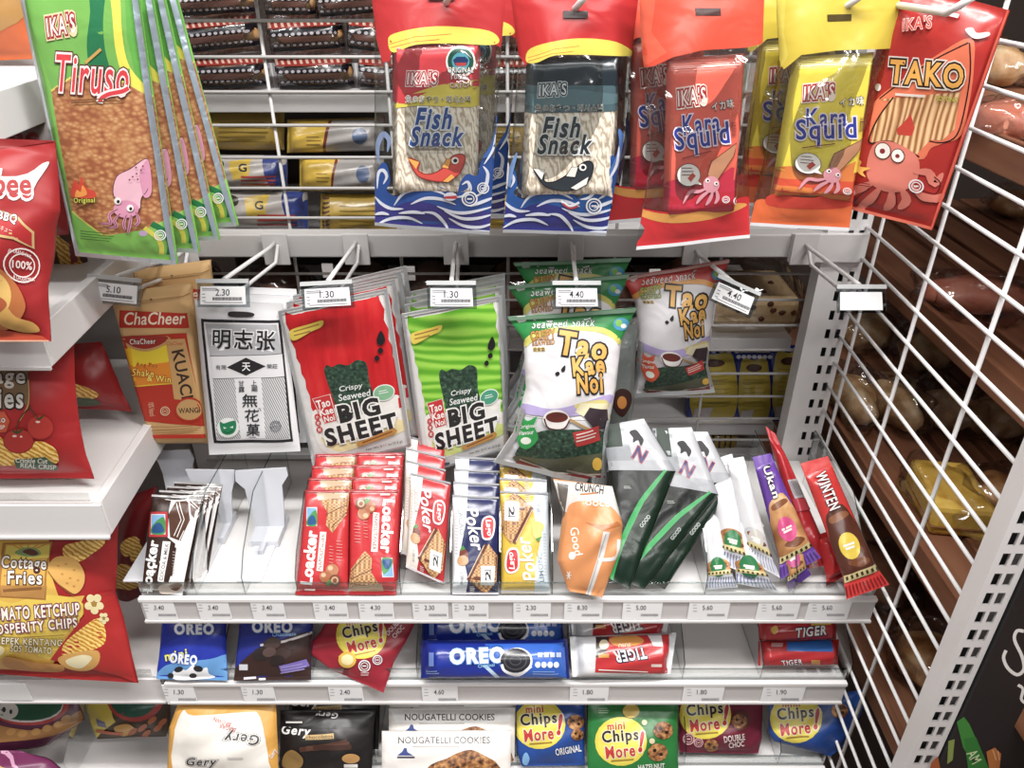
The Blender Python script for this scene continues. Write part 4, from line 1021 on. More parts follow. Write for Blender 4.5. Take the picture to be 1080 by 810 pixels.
# wafer packs with a pale strip and a white sticker
CM = (400, 460, 3.682)
def poker(base, strip, flav, nut):
    return cat(P([(285,225),(342,228),(338,330),(318,430),(345,560),(335,616),(285,616)], strip), T(flav, 318, 330, 110, 18, '#8a8c94' if strip != '#c9d4dc' else '#6a7a86', -86), LINES(296, 300, 308, 14, 12, 2, '#b0a8a8', 2),
    T("Poker", 370, 362, 172, 52, '#f2f0ee', -80, b=.035, sh=.25),
    SP([(402,322),(432,310),(450,330),(446,380),(430,404),(402,400),(396,360)], '#f0ece8'), SP([(406,328),(430,317),(444,334),(440,378),(428,396),(406,394),(402,360)], '#c82430'), T("Lago", 424, 357, 64, 28, '#f4ece8', -84, b=.04, sh=.2),
    SP([(312,455),(322,432),(345,455),(340,490),(316,500)], '#7a3c2c' if nut else '#e8d24a'), E(325, 485, 22, 20, '#c89a6c' if nut else '#e6cf4e'), P([(312,448),(325,425),(335,440)], '#3f8a3a'),
    P([(410,418),(458,462),(452,560),(405,612),(340,555)], '#6a3a28'), P([(425,420),(460,468),(455,565),(415,615),(352,560)], '@wafer'), L([(408,425),(345,550)], 3, '#e2c09a'), L([(418,425),(350,556)], 2, '#5a3020'),
    P([(396,505),(450,506),(446,580),(394,578)], '#eceae8'), T("2", 422, 542, 40, 22, '#26262a', 90, b=.05), L([(408,522),(436,522)], 3, '#26262a'),
    LINES(352, 585, 372, 4, 7, 2, '#dadada', 1), T("1.59 oz", 322, 555, 46, 12, '#8a8a90', -86), U(0, 0, 1, .02, '#8f9096'), U(0, .97, 1, .99, '#c9c9cc'))
PKr = [((285,228),(465,236)), ((285,618),(463,618))]
pr = pack('wafer_pack', 'tilted red wafer pack with pale strip and white sticker', 'wafer pack', CM, [((122,142),(278,180)), ((104,512),(250,578))], shelf_pl(CM, 200, 600, 50, up=.012), .014, poker('', '#e9dfd4', 'NOCCIOLA', True), '#b9222a', 'flat', 'sticker wafer packs', N=(12, 20), fin=.03, arows=PKr)
pb = pack('wafer_pack', 'front navy blue wafer pack with pale strip and white sticker', 'wafer pack', CM, PKr, shelf_pl(CM, 375, 616, 50), .014, poker('', '#e8e8ec', 'CACAO', True), '#1c2458', 'flat', 'sticker wafer packs', N=(12, 20), fin=.03)
py_ = pack('wafer_pack', 'front yellow wafer pack turned upside down with white sticker', 'wafer pack', CM, [((470,212),(655,220)), ((475,612),(662,612))], shelf_pl(CM, 570, 612, 50), .014, poker('', '#c9d4dc', 'LIMONE', False), '#dcb41f', 'flat', 'sticker wafer packs', N=(12, 20), fin=.03, arows=[((463,618),(285,618)), ((465,236),(285,228))])
for i, nm in enumerate(('second', 'third', 'fourth')):
    dup(pr, (-.008 - .002 * i, .021 * (i + 1), .006 * (i + 1)), nm + ' red pack of the sticker wafers, counted back from the tilted front one')
    dup(pb, (0, .021 * (i + 1), .006 * (i + 1)), nm + ' navy blue pack of the sticker wafers, counted from the front')
    dup(py_, (-.001, .021 * (i + 1), .006 * (i + 1)), nm + ' yellow pack of the sticker wafers, counted from the front')

# orange bag with a clear top
og = cat(P([(670,170),(910,195),(945,340),(800,330),(715,290)], '#cfcac4'), P([(690,180),(735,190),(720,300),(700,340)], '#5a544e'), T("CRUNCH", 816, 202, 112, 34, '#2a2624', -8, b=.04), L([(780,226),(845,220)], 6, '#b0703a'),
    SP([(735,270),(800,250),(880,262),(925,300),(948,350),(935,430),(895,540),(830,625),(800,645),(740,600),(690,520),(705,430),(725,350)], '#d98c4e'),
    P([(800,335),(870,370),(942,345),(925,330),(870,345)], '#b56a30'), P([(870,370),(896,372),(870,470),(815,640),(798,636),(845,480)], '#d6d2ce'), L([(880,380),(850,480),(806,632)], 4, '#a8a4a0'), L([(930,400),(920,470),(850,480)], 14, '#dcd6d0', True),
    T("Good", 765, 408, 110, 34, '#f0e2d4', -80, b=.03), E(748, 464, 13, 15, '#efe6dc'), *[L([(735 - 10*cos(a), 540 - 16*sin(a)), (735 + 10*cos(a), 540 + 16*sin(a))], 4, '#f0e6da') for a in (0, 1.05, 2.1)], T("ooco", 850, 262, 100, 20, '#f0e6da', -4))
pack('snack_bag', 'crumpled orange pillow bag with a pale printed top', 'snack bag', CM, [((675,165),(905,195)), ((712,300),(945,345)), ((690,480),(935,440)), ((735,600),(865,625))], shelf_pl(CM, 800, 630, 55, up=.018), .05, og, '#d18a50', 'pillow', N=(16, 22), fin=.03, kind='soft', wob=.1)

# black and white seaweed packs with green folded edges
CN = (630, 440, 3.375)
def nori(tl, tr, ml, mr, bl, br):
    mid = lambda a, b, t: (a[0] + (b[0]-a[0])*t, a[1] + (b[1]-a[1])*t)
    a = cat(P([tl, tr, mr, ml], '#b4b6bb'), P([tl, mid(tl, tr, .45), mid(ml, mr, .4), ml], '#8d9196'), P([mid(tl, tr, .1), mid(tl, tr, .4), mid(mid(tl, tr, .3), mid(ml, mr, .3), .5), mid(tl, ml, .5)], '^#26332c'), P([mid(tl, ml, .8), mid(tr, mr, .8), mr, ml], '#a2a4aa'))
    a += cat(P([ml, mr, br, bl], '#0c1310'), L([mid(ml, mr, .84), mid(mid(ml, mr, .62), mid(bl, br, .35), .28), mid(bl, br, .12)], 18, '#1f9a4c'), L([mid(ml, mr, .9), mid(bl, br, .75)], 4, '#2f3f38'), P([mid(ml, mr, .86), mr, br, mid(bl, br, .16)], '#0b2416'))
    c = mid(mid(tl, tr, .55), mid(ml, mr, .55), .68); a += T("N", c[0], c[1], 42, 46, '#2c2c66', -30, '#b03a44', .05, .05)
    c = mid(mid(tl, tr, .4), mid(ml, mr, .4), .3); c = mid(mid(tl, tr, .62), mid(ml, mr, .62), .34); a += SP([(c[0]-24,c[1]-20),(c[0]-2,c[1]-28),(c[0]+14,c[1]-10),(c[0]+26,c[1]+10),(c[0]+16,c[1]+30),(c[0]+6,c[1]+10),(c[0]-12,c[1]+18),(c[0]-12,c[1])], '^#17171a')
    c = mid(mid(ml, mr, .8), mid(bl, br, .6), .45); a += T("GOOD", c[0], c[1], 50, 14, '#b9c2bc', 52)
    c = mid(mid(ml, mr, .3), mid(bl, br, .3), .15); a += LINES(c[0] - 14, c[1], c[0] + 14, 2, 6, 3, '#8a928c')
    return a
for i, (q, up, lab) in enumerate((
    (((-30,30),(70,40),(-45,200),(95,195),(-10,560),(40,572)), .014, 'leftmost white and black seaweed pack, pressed against the orange bag'),
    (((20,30),(165,5),(40,190),(278,192),(45,575),(112,612)), .040, 'second white and black seaweed pack from the orange bag, with a green edge'),
    (((195,40),(335,36),(222,240),(430,275),(82,580),(165,612)), .030, 'third white and black seaweed pack from the orange bag, with a bold letter on white'),
    (((262,50),(392,52),(310,232),(484,236),(162,588),(240,612)), .018, 'rightmost white and black seaweed pack, next to the white bars'))):
    tl, tr, ml, mr, bl, br = q
    pack('seaweed_pack', lab, 'seaweed pack', CN, [(tl, tr), (ml, mr), (bl, br)], shelf_pl(CN, (bl[0]+br[0])/2, bl[1] + 20, 48, up=up), .012, nori(*q), '#1a211d', 'flat', 'white and black seaweed packs', N=(12, 22), fin=.02, seed=30 + i)

# filled bars
def bar_art(rows, badge, crust, stripes, c0, vb):
    (a, b), (d, c) = rows[0], rows[-1]
    f = lambda u, v: (a[0]*(1-u)*(1-v) + b[0]*u*(1-v) + c[0]*u*v + d[0]*(1-u)*v, a[1]*(1-u)*(1-v) + b[1]*u*(1-v) + c[1]*u*v + d[1]*(1-u)*v)
    ang = math.degrees(math.atan2(-(f(.5, 1)[1] - f(.5, 0)[1]), f(.5, 1)[0] - f(.5, 0)[0]))
    w = math.hypot(f(1, .6)[0]-f(0, .6)[0], f(1, .6)[1]-f(0, .6)[1]); m_ = c0 + (vb - c0) * .58
    art = cat(SP([f(.16,c0+.02), f(.5,c0-.03), f(.84,c0), f(.92,vb), f(.08,vb+.01), f(.10,c0+.1)], crust),
              SP([f(.26,c0+.03), f(.72,c0+.01), f(.8,c0+.05), f(.3,c0+.075)], '#8a5432'), SP([f(.3,vb-.07), f(.6,vb-.1), f(.85,vb-.05), f(.6,vb-.02)], '#7a4628'))
    art += E(*f(.5, m_), w * .36, w * .27, badge, ang) + L([f(.35, m_ - .01), f(.65, m_ - .01)], w*.06, '#f3eee4') + L([f(.38, m_ + .015), f(.62, m_ + .015)], w*.06, '#f3eee4')
    art += P([f(-.1, vb + .0), f(1.1, vb - .02), f(1.1, vb + .035), f(-.1, vb + .05)], '#d9c98c')
    for i in range(8): art += P([f(i*.125, vb + .012), f(.06 + i*.125, vb + .008), f(.06 + i*.125, vb + .034), f(i*.125, vb + .038)], '#4a3a20')
    return art + crimp(vb + .075, .985, 11, stripes, .32)
def bar(label, rows, up, base, badge, stripes, title='', tcol='#f0ece6', lean=48, T_=.022, crust='@crust', plain=False, group='filled snack bars', c0=.4, vb=.84, extra=()):
    (a, b), (d, c) = rows[0], rows[-1]
    art = crimp(vb + .09, .985, 9, stripes) if plain else bar_art(rows, badge, crust, stripes, c0, vb)
    art = art + list(extra)
    if title:
        cx = (a[0] + b[0]) / 2 * .76 + (c[0] + d[0]) / 2 * .24; cy = (a[1] + b[1]) / 2 * .76 + (c[1] + d[1]) / 2 * .24
        ang = math.degrees(math.atan2(-((c[1] + d[1]) - (a[1] + b[1])), (c[0] + d[0]) - (a[0] + b[0])))
        art += T(title, cx, cy, math.hypot((c[0]+d[0]-a[0]-b[0])/2, (c[1]+d[1]-a[1]-b[1])/2) * .28, math.hypot(b[0]-a[0], b[1]-a[1]) * .40, tcol, ang, '#26222c', .05, .05)
    # the body is narrower than its flared, crimped end
    g = lambda p, q, t: (p[0] + (q[0]-p[0])*t, p[1] + (q[1]-p[1])*t)
    ml, mr = g(a, d, vb), g(b, c, vb)
    rows = [(a, b), (g(ml, mr, .09), g(ml, mr, .91)), (d, c)]
    return pack('snack_bar', label, 'snack bar', CN, rows, shelf_pl(CN, (c[0] + d[0]) / 2, max(c[1], d[1]), lean, up=up), T_, art, base, 'bar', group, N=(10, 24), fin=.1, wob=.05)
WB = dict(base='#dcdcdf', badge='#1f7a44', stripes='#6a72a8', vb=.78)
bar('white filled bar lowest in the heap, its crimped end at the front left', [((350,330),(430,320)), ((388,614),(500,606))], .010, c0=.66, **WB)
bar('white filled bar lowest in the heap, its crimped end at the front right', [((420,340),(500,330)), ((495,592),(645,622))], .010, c0=.66, **WB)
bar('white filled bar standing at the left of the heap', [((356,240),(415,215)), ((384,530),(450,412))], .022, c0=.64, **WB)
bar('white filled bar with a creamy middle, second from the left of the heap', [((395,190),(470,170)), ((436,520),(566,574))], .030, c0=.62, **WB)
bar('white filled bar on the right of the heap beside the clear divider', [((462,150),(520,140)), ((528,505),(650,572))], .036, base='#dcdcdf', badge='#c9c4bc', stripes='#8a90b4', vb=.80, c0=.66, crust='#c4c4ca')
bar('white filled bar with a green badge on top of the heap', [((415,150),(478,130)), ((468,494),(594,388))], .050, c0=.42, base='#dcdcdf', badge='#1f7a44', stripes='#6a72a8', vb=.76)
bar('purple filled bar underneath, only its end showing', [((600,330),(680,300)), ((680,622),(762,560))], .008, '#5c3494', '#c84a8a', '#3a1f66', c0=.45)
bar('purple filled bar with a pink badge beside the clear divider', [((552,142),(616,128)), ((650,578),(796,500))], .030, '#6a3ea4', '#d84a86', '#40246e', 'Ukan')
bar('plain red filled bar with its back and barcode showing', [((598,32),(634,60)), ((738,545),(850,515))], .024, '#b81a24', '', '#8a1018', plain=True, vb=.86,
    extra=P([(676,228),(716,222),(744,286),(702,294)], '#b9b2b6') + [x for i in range(6) for x in L([(683 + i*4.6, 232 - i*.6), (706 + i*4.6, 284 - i*.8)], 1.6, '#3a3438')] + P([(690,296),(744,290),(762,330),(706,340)], '#c23a48'))
bar('short red bar end poking out under the right red bar', [((780,420),(840,400)), ((815,602),(888,560))], .008, '#c41f22', '#e0c32c', '#7a1014', plain=True)
bar('red filled bar with a yellow badge at the right end of the shelf', [((722,165),(820,138)), ((888,648),(1038,596))], .036, '#cf2a26', '#e6c72a', '#7a1416', 'WINTEN', '#f0e4e0', crust='#5a2e20')
# ------------------------------------------------------------------ middle shelf
CO = (150, 630, 2.769)
def oreo_mini(x0, y0, x1, y1, choc):
    w = x1 - x0; a = []
    if not choc:
        a = cat(P([(45,150),(120,110),(220,105),(255,120),(255,250),(45,250)], '#2034a8'), SP([(60,205),(110,190),(200,180),(255,170),(260,250),(50,250)], '#5f9ad6'),
            T("OREO", 152, 92, 116, 34, '#eef0f4', 0, '#3f6ac8', .06, .1, 0, '#16246e'), T("mini", 152, 68, 70, 18, '#e8d83a', 0, '#1a2a7a', .06), T("mini", 100, 168, 66, 26, '#e6e04a', 10, '#1a2a7a', .06, .05), T("OREO", 122, 180, 80, 30, '#eef0f4', -6, '#3f6ac8', .06, .1),
            SP([(90,220),(110,205),(130,212),(150,196),(165,212),(190,204),(196,222),(215,232),(180,238),(100,240)], '#eef0f4'), E(108, 210, 13, 8, '#26262c', 15), E(165, 208, 14, 9, '#26262c', -10), E(150, 228, 11, 7, '#26262c'), E(85, 228, 9, 8, '#26262c'))
    else:
        a = cat(SP([(265,245),(280,200),(340,150),(420,120),(500,110),(505,250)], '#3a2420'), L([(345,140),(420,128),(500,102)], 7, '#d9d4d4', True), T("OREO", 380, 86, 118, 36, '#eef0f4', 0, '#3f6ac8', .06, .1, 0, '#16246e'), T("Chocolate", 415, 108, 70, 11, '#8fc4ec', 3),
            *[E(x, y, r, r * .7, c, 15) for x, y, r, c in ((380,135,26,'#4a3a38'),(350,165,28,'#2c2424'),(410,165,26,'#40302c'),(372,160,20,'#5a4642'),(435,140,20,'#3a2c2a'),(395,185,22,'#2a2020'))],
            P([(400,200),(480,180),(490,200),(410,222)], '#7a6ab8'), LINES(405, 205, 485, 3, 8, 3, '#a090d0', -14), L([(298,236),(334,233)], 7, '#eae6ee'), L([(342,238),(362,237)], 6, '#eae6ee'), R(285, 195, 310, 212, '#c9c6ce'))
    return a
pack('cookie_bag', 'blue mini cookie bag with a milk splash at the left end', 'cookie bag', CO, [((62,25),(248,25)), ((52,150),(245,130)), ((42,238),(250,243))], shelf_pl(CO, 150, 240, 52, Z2, .014), .03, oreo_mini(0,0,1,1,False), '#1d2c8c', 'pillow', N=(14, 18), fin=.05, kind='soft')
pack('cookie_bag', 'blue and brown cookie bag with chocolate cookies pictured', 'cookie bag', CO, [((290,22),(500,20)), ((268,243),(492,240))], shelf_pl(CO, 380, 242, 52, Z2, .014), .03, oreo_mini(0,0,1,1,True), '#1d2c8c', 'pillow', N=(14, 18), fin=.05, kind='soft')
def chipsmore(cx, cy, s, flav, fx, fy, fcol='#efe8e0', rot=0, fw=70):
    """yellow disc with the stacked title"""
    r = radians(rot)
    q = lambda x, y: (cx + (x * cos(r) + y * sin(r)) * s, cy + (-x * sin(r) + y * cos(r)) * s)
    a = E(cx, cy, 74 * s, 70 * s, '#e8d42c') + E(*q(0, 2), 66 * s, 62 * s, '#f0de3c')
    a += T("mini", *q(-14, -44), 50*s, 22*s, '#c82a2c', rot + 4, '#f4e6a0', .05, .06) + T("Chips", *q(-2, -12), 104*s, 44*s, '#2c2224', rot + 5, '#f3ecd0', .06, .06) + T("More", *q(-2, 28), 84*s, 36*s, '#c8302c', rot + 6, '#f3ecd0', .06, .06) + T("!", *q(58, 0), 12*s, 62*s, '#c82a2c', rot - 8, '#f3ecd0', .06, .08)
    a += L([q(-28, 55), q(36, 50)], 4*s, '#a8801c')
    if flav: a += T(flav, fx, fy, fw * s, 17 * s, fcol, rot + 4, None, b=.05)
    return a
cm_red = cat(chipsmore(640, 110, 1.0, '', 0, 0, rot=8), T("DOUBLE", 735, 85, 60, 14, '#efdcd8', 48), T("CHOC", 748, 100, 42, 14, '#efdcd8', 48), E(600, 182, 26, 24, '#e0b22c'), E(600, 182, 18, 16, '#f0dca0'), SEAL(650, 200, 16), SEAL(688, 182, 13), LINES(640, 214, 665, 3, 6, 2, '#e8d0d0'))
pack('cookie_bag', 'dark red cookie bag lying askew with a yellow disc', 'cookie bag', CO, [((570,20),(808,52)), ((520,100),(770,130)), ((475,155),(735,190)), ((560,215),(705,278))], PL(CO[0] + 600/CO[2], CO[1] + 215/CO[2], Z=Z2, lean=48, up=.022), .032, cm_red, '#98182c', 'pillow', N=(14, 18), fin=.04, kind='soft', wob=.1)
orl = cat(R(820, 130, 1250, 235, '#1a2f96'), P([(1000,135),(1250,130),(1250,240),(1080,240)], '#2a64c8'), L([(990,190),(1040,235)], 10, '#bcd8f0', True), T("OREO", 978, 170, 160, 48, '#f0f2f6', 2, '#4a86d8', .06, .11, 0, '#101f66'), T("Original", 1005, 200, 48, 13, '#8fd0f4', 6),
    E(1095, 186, 45, 40, '#e8e8ec'), E(1090, 184, 44, 36, '#26262c'), RING(1090, 184, 32, 26, 4, '#4a4a52'), RING(1090, 184, 16, 13, 3, '#4a4a52'), L([(1050,195),(1060,215),(1100,226),(1136,200)], 8, '#f0f0f4', True),
    *[R(x, 160, x + 14, 174, '#b9c8e8') for x in (1155, 1173, 1191, 1209)], *[E(x, 196, 8, 9, '#dfe6f2') for x in (1155, 1173, 1191, 1209)], LINES(1140, 216, 1220, 2, 6, 2, '#8fb0e0'), R(838, 160, 852, 200, '#6a8ad0'), LINES(830, 214, 870, 2, 6, 2, '#8fb0e0'),
    U(0, 0, .02, 1, '#16226a'), U(.98, 0, 1, 1, '#16226a'))
ORr = [((815,125),(1240,122)), ((815,235),(1248,235))]
ro = pack('cookie_roll', 'front blue cookie roll on the middle shelf, fully in view', 'cookie roll', CO, ORr, PL(CO[0] + 1030/CO[2], CO[1] + 235/CO[2], Z=Z2 + .004, lean=52, up=.02), .042, orl, '#1a2f96', 'roll', 'blue cookie rolls', N=(20, 14), fin=.03, wob=.02)
dup(ro, (-.004, .05, .005), 'rear blue cookie roll, its lettering just under the upper shelf')
CP = (520, 630, 2.7)
tg = cat(P([(292,112),(500,105),(496,216),(290,214)], '#c4242a'), P([(292,112),(330,112),(320,170),(292,172)], '#3a2c2c'), E(316, 134, 14, 14, '#d9c8a8'), SP([(330,120),(360,108),(405,108),(430,125),(400,138),(350,138)], '#d8903a'), T("TIGER", 390, 164, 96, 34, '#f2efec', 188, '#1c2244', .09, .06, -.2), T("SUSU", 374, 136, 34, 10, '#f0e0d8', 184), P([(440,108),(478,106),(482,140),(456,138)], '#e6e6e8'), R(300, 160, 330, 172, '#d8903a'), R(450, 190, 480, 198, '#e0c8c0'),
    L([(300,206),(440,212)], 3, '#f0e4e0'))
tgr = [((218,112),(522,100)), ((226,226),(505,218))]
t2 = pack('biscuit_roll', 'front white and red biscuit roll turned upside down', 'biscuit roll', CP, tgr, PL(CP[0] + 365/CP[2], CP[1] + 226/CP[2], Z=Z2 + .004, lean=50, up=.018), .036, tg, '#dcdde0', 'roll', 'white and red biscuit rolls', N=(18, 14), fin=.05, wob=.04)
dup(t2, (.0, .046, .006), 'rear white and red biscuit roll under the upper shelf edge')
tgs = cat(T("TIGER", 905, 97, 86, 28, '#f2efec', 6, '#1c2244', .09, .06, .2), P([(900,60),(960,58),(962,78),(905,80)], '#d8b02a'), SP([(790,90),(805,80),(812,95),(800,105)], '#e0b040'), U(0, 0, .02, 1, '#8a1418'), U(.97, 0, 1, 1, '#8a1418'))
ts = pack('biscuit_roll', 'upper red biscuit roll of the short stack at the right end', 'biscuit roll', CP, [((755,62),(978,60)), ((758,122),(975,118))], PL(CP[0] + 865/CP[2], CP[1] + 122/CP[2], Z=Z2 + .036, lean=55, up=.014), .03, tgs, '#b81f26', 'roll', N=(16, 12), fin=.03, wob=.03)
tgb = cat(P([(832,124),(960,120),(968,155),(836,152)], '#1f6ac0'), R(790, 126, 822, 140, '#c9a0a0'), T("TIGER", 850, 185, 60, 14, '#f0e6e4', 4, '#1c2244', .08), R(905, 178, 930, 190, '#d8903a'))
pack('biscuit_roll', 'lower red and blue biscuit roll of the short stack at the right end', 'biscuit roll', CP, [((756,124),(985,120)), ((755,194),(980,192))], PL(CP[0] + 865/CP[2], CP[1] + 194/CP[2], Z=Z2 + .002, lean=58, up=.016), .03, tgb, '#b81f26', 'roll', N=(16, 12), fin=.03, wob=.03)

# ------------------------------------------------------------------ lowest shelf
def low(cr, x, y, lean=52, up=.02): return PL(cr[0] + x / cr[2], cr[1] + y / cr[2], Z=Z3, lean=lean, up=up)
ge = cat(SP([(120,330),(150,345),(300,335),(345,350),(370,480),(360,520),(110,520),(95,400)], '#ece6de'), T("Gery", 292, 408, 104, 42, '#3a3638', 176, '#f4f0ea', .06, .06, .2, '#3a3638'), T("BROWN", 235, 362, 52, 13, '#c0504a', 160), T("SUGAR", 250, 380, 50, 13, '#c0504a', 162), T("Gery", 175, 482, 90, 30, '#3a3638', 0, '#f4f0ea', .06, .06, .2, '#3a3638'), R(250, 466, 295, 472, '#c9c4c0'), T("Gery", 384, 455, 30, 16, '#e8e8ea', 60))
pack('biscuit_bag', 'yellow biscuit bag with a white panel on the lowest shelf', 'biscuit bag', CO, [((110,300),(390,305)), ((78,380),(395,400)), ((72,540),(400,540))], low(CO, 240, 540, 56, .03), .05, ge, '#dca036', 'pillow', N=(16, 18), fin=.03, kind='soft')
gb = cat(T("Gery", 450, 392, 86, 36, '#e8e6e4', -4, '#2a2624', .05, .06, .2), P([(475,402),(560,396),(560,412),(478,416)], '#c9a86a'), T("chocolatos", 518, 407, 78, 12, '#4a2c1a', 3), R(412, 360, 660, 376, '#100e0e'), LINES(420, 364, 480, 1, 6, 5, '#cfcac4'),
    *[L([(460 + 20*i, 445 - 4*i), (600 + 6*i, 420 + 8*i)], 15, c) for i, c in enumerate(('#4a2c22', '#5a382a', '#3f251c'))], SP([(415,460),(440,445),(470,470),(460,498),(412,495)], '#8a6a34'), E(610, 470, 26, 14, '#b98a4a'), T("Gery", 540, 340, 66, 22, '#e8e6e4', 176, '#2a2624', .05, .06, .2), R(590, 486, 630, 496, '#d8d4d0'))
g1 = pack('biscuit_bag', 'front black biscuit bag with chocolate sticks pictured', 'biscuit bag', CO, [((404,330),(680,330)), ((404,372),(676,372)), ((400,530),(670,530))], low(CO, 540, 520, 54), .034, gb, '#1c1818', 'pillow', 'black biscuit bags', N=(14, 16), fin=.03, kind='soft')
dup(g1, (.004, .042, .008), 'rear black biscuit bag just under the middle shelf')
ng = cat(P([(700,392),(1075,390),(1075,560),(700,560)], '#e4dfda'), P([(705,395),(1070,392),(1060,430),(940,438),(720,432)], '#efeeec'), T("NOUGATELLI COOKIES", 882, 417, 268, 20, '#3a2420', 0, b=.03), LINES(790, 436, 960, 1, 6, 3, '#b0a6a0'),
    P([(745,462),(760,450),(765,440),(772,440),(775,452),(792,462)], '#3a4a8a'), L([(745,467),(796,467)], 5, '#3a3a50'),
    SP([(830,505),(850,485),(890,470),(920,455),(960,445),(1000,462),(1040,490),(1060,560),(820,560)], '@cookie'))
n1 = pack('cookie_bag', 'front white cookie bag with a nutty cookie pictured', 'cookie bag', CO, [((700,390),(1078,388)), ((700,550),(1075,550))], low(CO, 890, 540, 50), .03, ng, '#d6d3d0', 'pillow', 'white cookie bags', N=(16, 14), fin=.03, kind='soft')
dup(n1, (.006, .034, .006), 'second white cookie bag from the front of its file'); dup(n1, (.004, .058, .014), 'third white cookie bag from the front of its file'); dup(n1, (.010, .082, .022), 'rearmost white cookie bag under the middle shelf')
def cm_bag(label, rows, base, art, x, y):
    return pack('cookie_bag', label, 'cookie bag', CP, rows, low(CP, x, y, 52), .036, art, base, 'pillow', 'round disc cookie bags', N=(14, 16), fin=.04, kind='soft')
cookie = lambda x, y, r: E(x, y, r, r * .9, '@cookie') + E(x - r*.3, y - r*.2, r*.2, r*.18, '#2a1810') + E(x + r*.35, y + r*.2, r*.2, r*.18, '#2a1810')
cm_bag('blue cookie bag with a yellow disc beside the white cookie bags', [((66,285),(262,285)), ((68,440),(260,430)), ((82,480),(262,478))], '#1f4c9c', cat(chipsmore(132, 362, 1.0, '', 0, 0), T("ORIGINAL", 214, 434, 74, 20, '#eef0f2', 10, b=.05), cookie(235, 355, 24), cookie(240, 390, 18), SP([(85,450),(95,440),(104,458),(96,476),(84,470)], '#7ab0e0')), 170, 470)
cm_bag('green cookie bag with a yellow disc and pictured cookies', [((272,298),(525,298)), ((268,430),(526,430)), ((270,520),(528,520))], '#1c7a34', cat(chipsmore(364, 410, 1.0, '', 0, 0), cookie(484, 378, 28), cookie(468, 440, 28), E(430, 355, 8, 8, '#d8c8a0'), E(452, 408, 8, 8, '#d8c8a0'), T("HAZELNUT", 450, 480, 76, 14, '#eef0e6', 4, b=.05), LINES(300, 315, 330, 3, 6, 2, '#a8d0a0'), E(392, 322, 24, 20, '#d8b84a')), 400, 510)
cm_bag('maroon cookie bag with a yellow disc and cookie picture', [((528,285),(768,285)), ((530,400),(765,400)), ((532,442),(755,444))], '#741c34', cat(chipsmore(604, 334, 1.0, '', 0, 0), T("DOUBLE", 686, 400, 60, 18, '#efdcd8', 8, b=.05), T("CHOC", 692, 418, 44, 16, '#efdcd8', 8, b=.05), E(705, 350, 26, 30, '#5a2a26'), cookie(700, 352, 22), SEAL(556, 402, 15, '#d8a8a8'), SEAL(584, 412, 12, '#d8a8a8'), cookie(620, 420, 20)), 645, 440)
cm_bag('blue cookie bag with a yellow disc at the far right end', [((785,290),(985,275)), ((785,385),(1050,262)), ((800,410),(1050,330)), ((960,452),(1000,420))], '#1f4690', cat(chipsmore(862, 345, 1.0, '', 0, 0), cookie(985, 322, 24), P([(1010,270),(1052,255),(1050,320),(1025,310)], '#2456a8')), 960, 450)
# ------------------------------------------------------------------ chip bags on the left rack
Z = (0, 0, 1)
BL = (0, 130, 3.242)   # crop 0,130 -> 389x810
chipA = cat(P([(-200,20),(205,20),(205,60),(-200,110)], '#8c1a1c'),
    T("Calbee", -12, 205, 250, 88, '#b02024', -4, '#ddd6d2', .11, .06), SP([(-200,175),(60,180),(150,135),(170,138),(130,200),(105,245),(60,240),(-200,225)], '#d6d0cc') + T("Calbee", -14, 205, 250, 74, '#a81c22', 0, b=.06),
    P([(-200,262),(-40,275),(70,320),(135,370),(132,428),(60,395),(-200,350)], '#c9a46a'), P([(-200,270),(-40,283),(66,328),(126,374),(124,420),(60,386),(-200,342)], '#b01a1e'),
    T("BBQ", 32, 322, 66, 34, '#f2ece6', -14, '#4a1414', .08, .06), T("バーベキュー", 8, 356, 90, 18, '#e6b8a8', -14),
    RING(88, 484, 58, 58, 5, '#e8dcd8'), RING(88, 484, 40, 40, 4, '#e8dcd8'), T("100%", 88, 482, 64, 28, '#e8dcd8', -8, b=.04), T("EL TRANS FAT", 84, 442, 74, 13, '#e8dcd8', -18, arch=6), T("& CHOLESTEROL", 92, 528, 74, 12, '#e8dcd8', -8, arch=-6),
    SP([(-60,470),(0,480),(50,530),(85,590),(90,640),(40,700),(-60,700)], '#b9682e'), SP([(-60,490),(-10,495),(30,530),(45,590),(20,650),(-60,690)], '#e0b45a'), SP([(20,620),(60,660),(120,680),(140,710),(80,712),(0,680)], '#d6a24a'), SP([(-60,600),(0,590),(30,620),(-20,660),(-60,660)], '#b2562e'),
    P([(-80,690),(60,712),(150,725),(178,745),(-80,745)], '#b8401e'), L([(-80,742),(178,742)], 5, '#d8a080'))
cA = pack('chip_bag', 'front red barbecue chip bag standing on the second left shelf', 'chip bag', BL, [((-330,40),(190,60)), ((-330,260),(205,300)), ((-330,350),(188,360)), ((-330,560),(165,560)), ((-330,748),(176,745))], PL(25, 358, Z=LB + .002, lean=74, up=.03), .07, chipA, '#a2181c', 'pillow', N=(16, 22), fin=.04, kind='soft', wob=.06)
chipB = cat(T("Calbee", -20, 50, 290, 80, '#7c1a20', -2, '#9a8c8c', .1, .05), P([(-300,-10),(180,-10),(190,88),(-300,90)], '#8a7c7c') + T("Calbee", -20, 44, 320, 86, '#8c1a20', 0, b=.06), T("ポテトチップス", 40, 102, 150, 20, '#c08880', 0))
pack('chip_bag', 'rear red chip bag with a grey name band behind the barbecue bag', 'chip bag', BL, [((-330,-40),(200,-20)), ((-330,200),(225,200)), ((-330,420),(235,380))], PL(20, 210, Y=.84, lean=80), .06, chipB, '#8c161c', 'pillow', N=(14, 16), fin=.03, kind='soft')
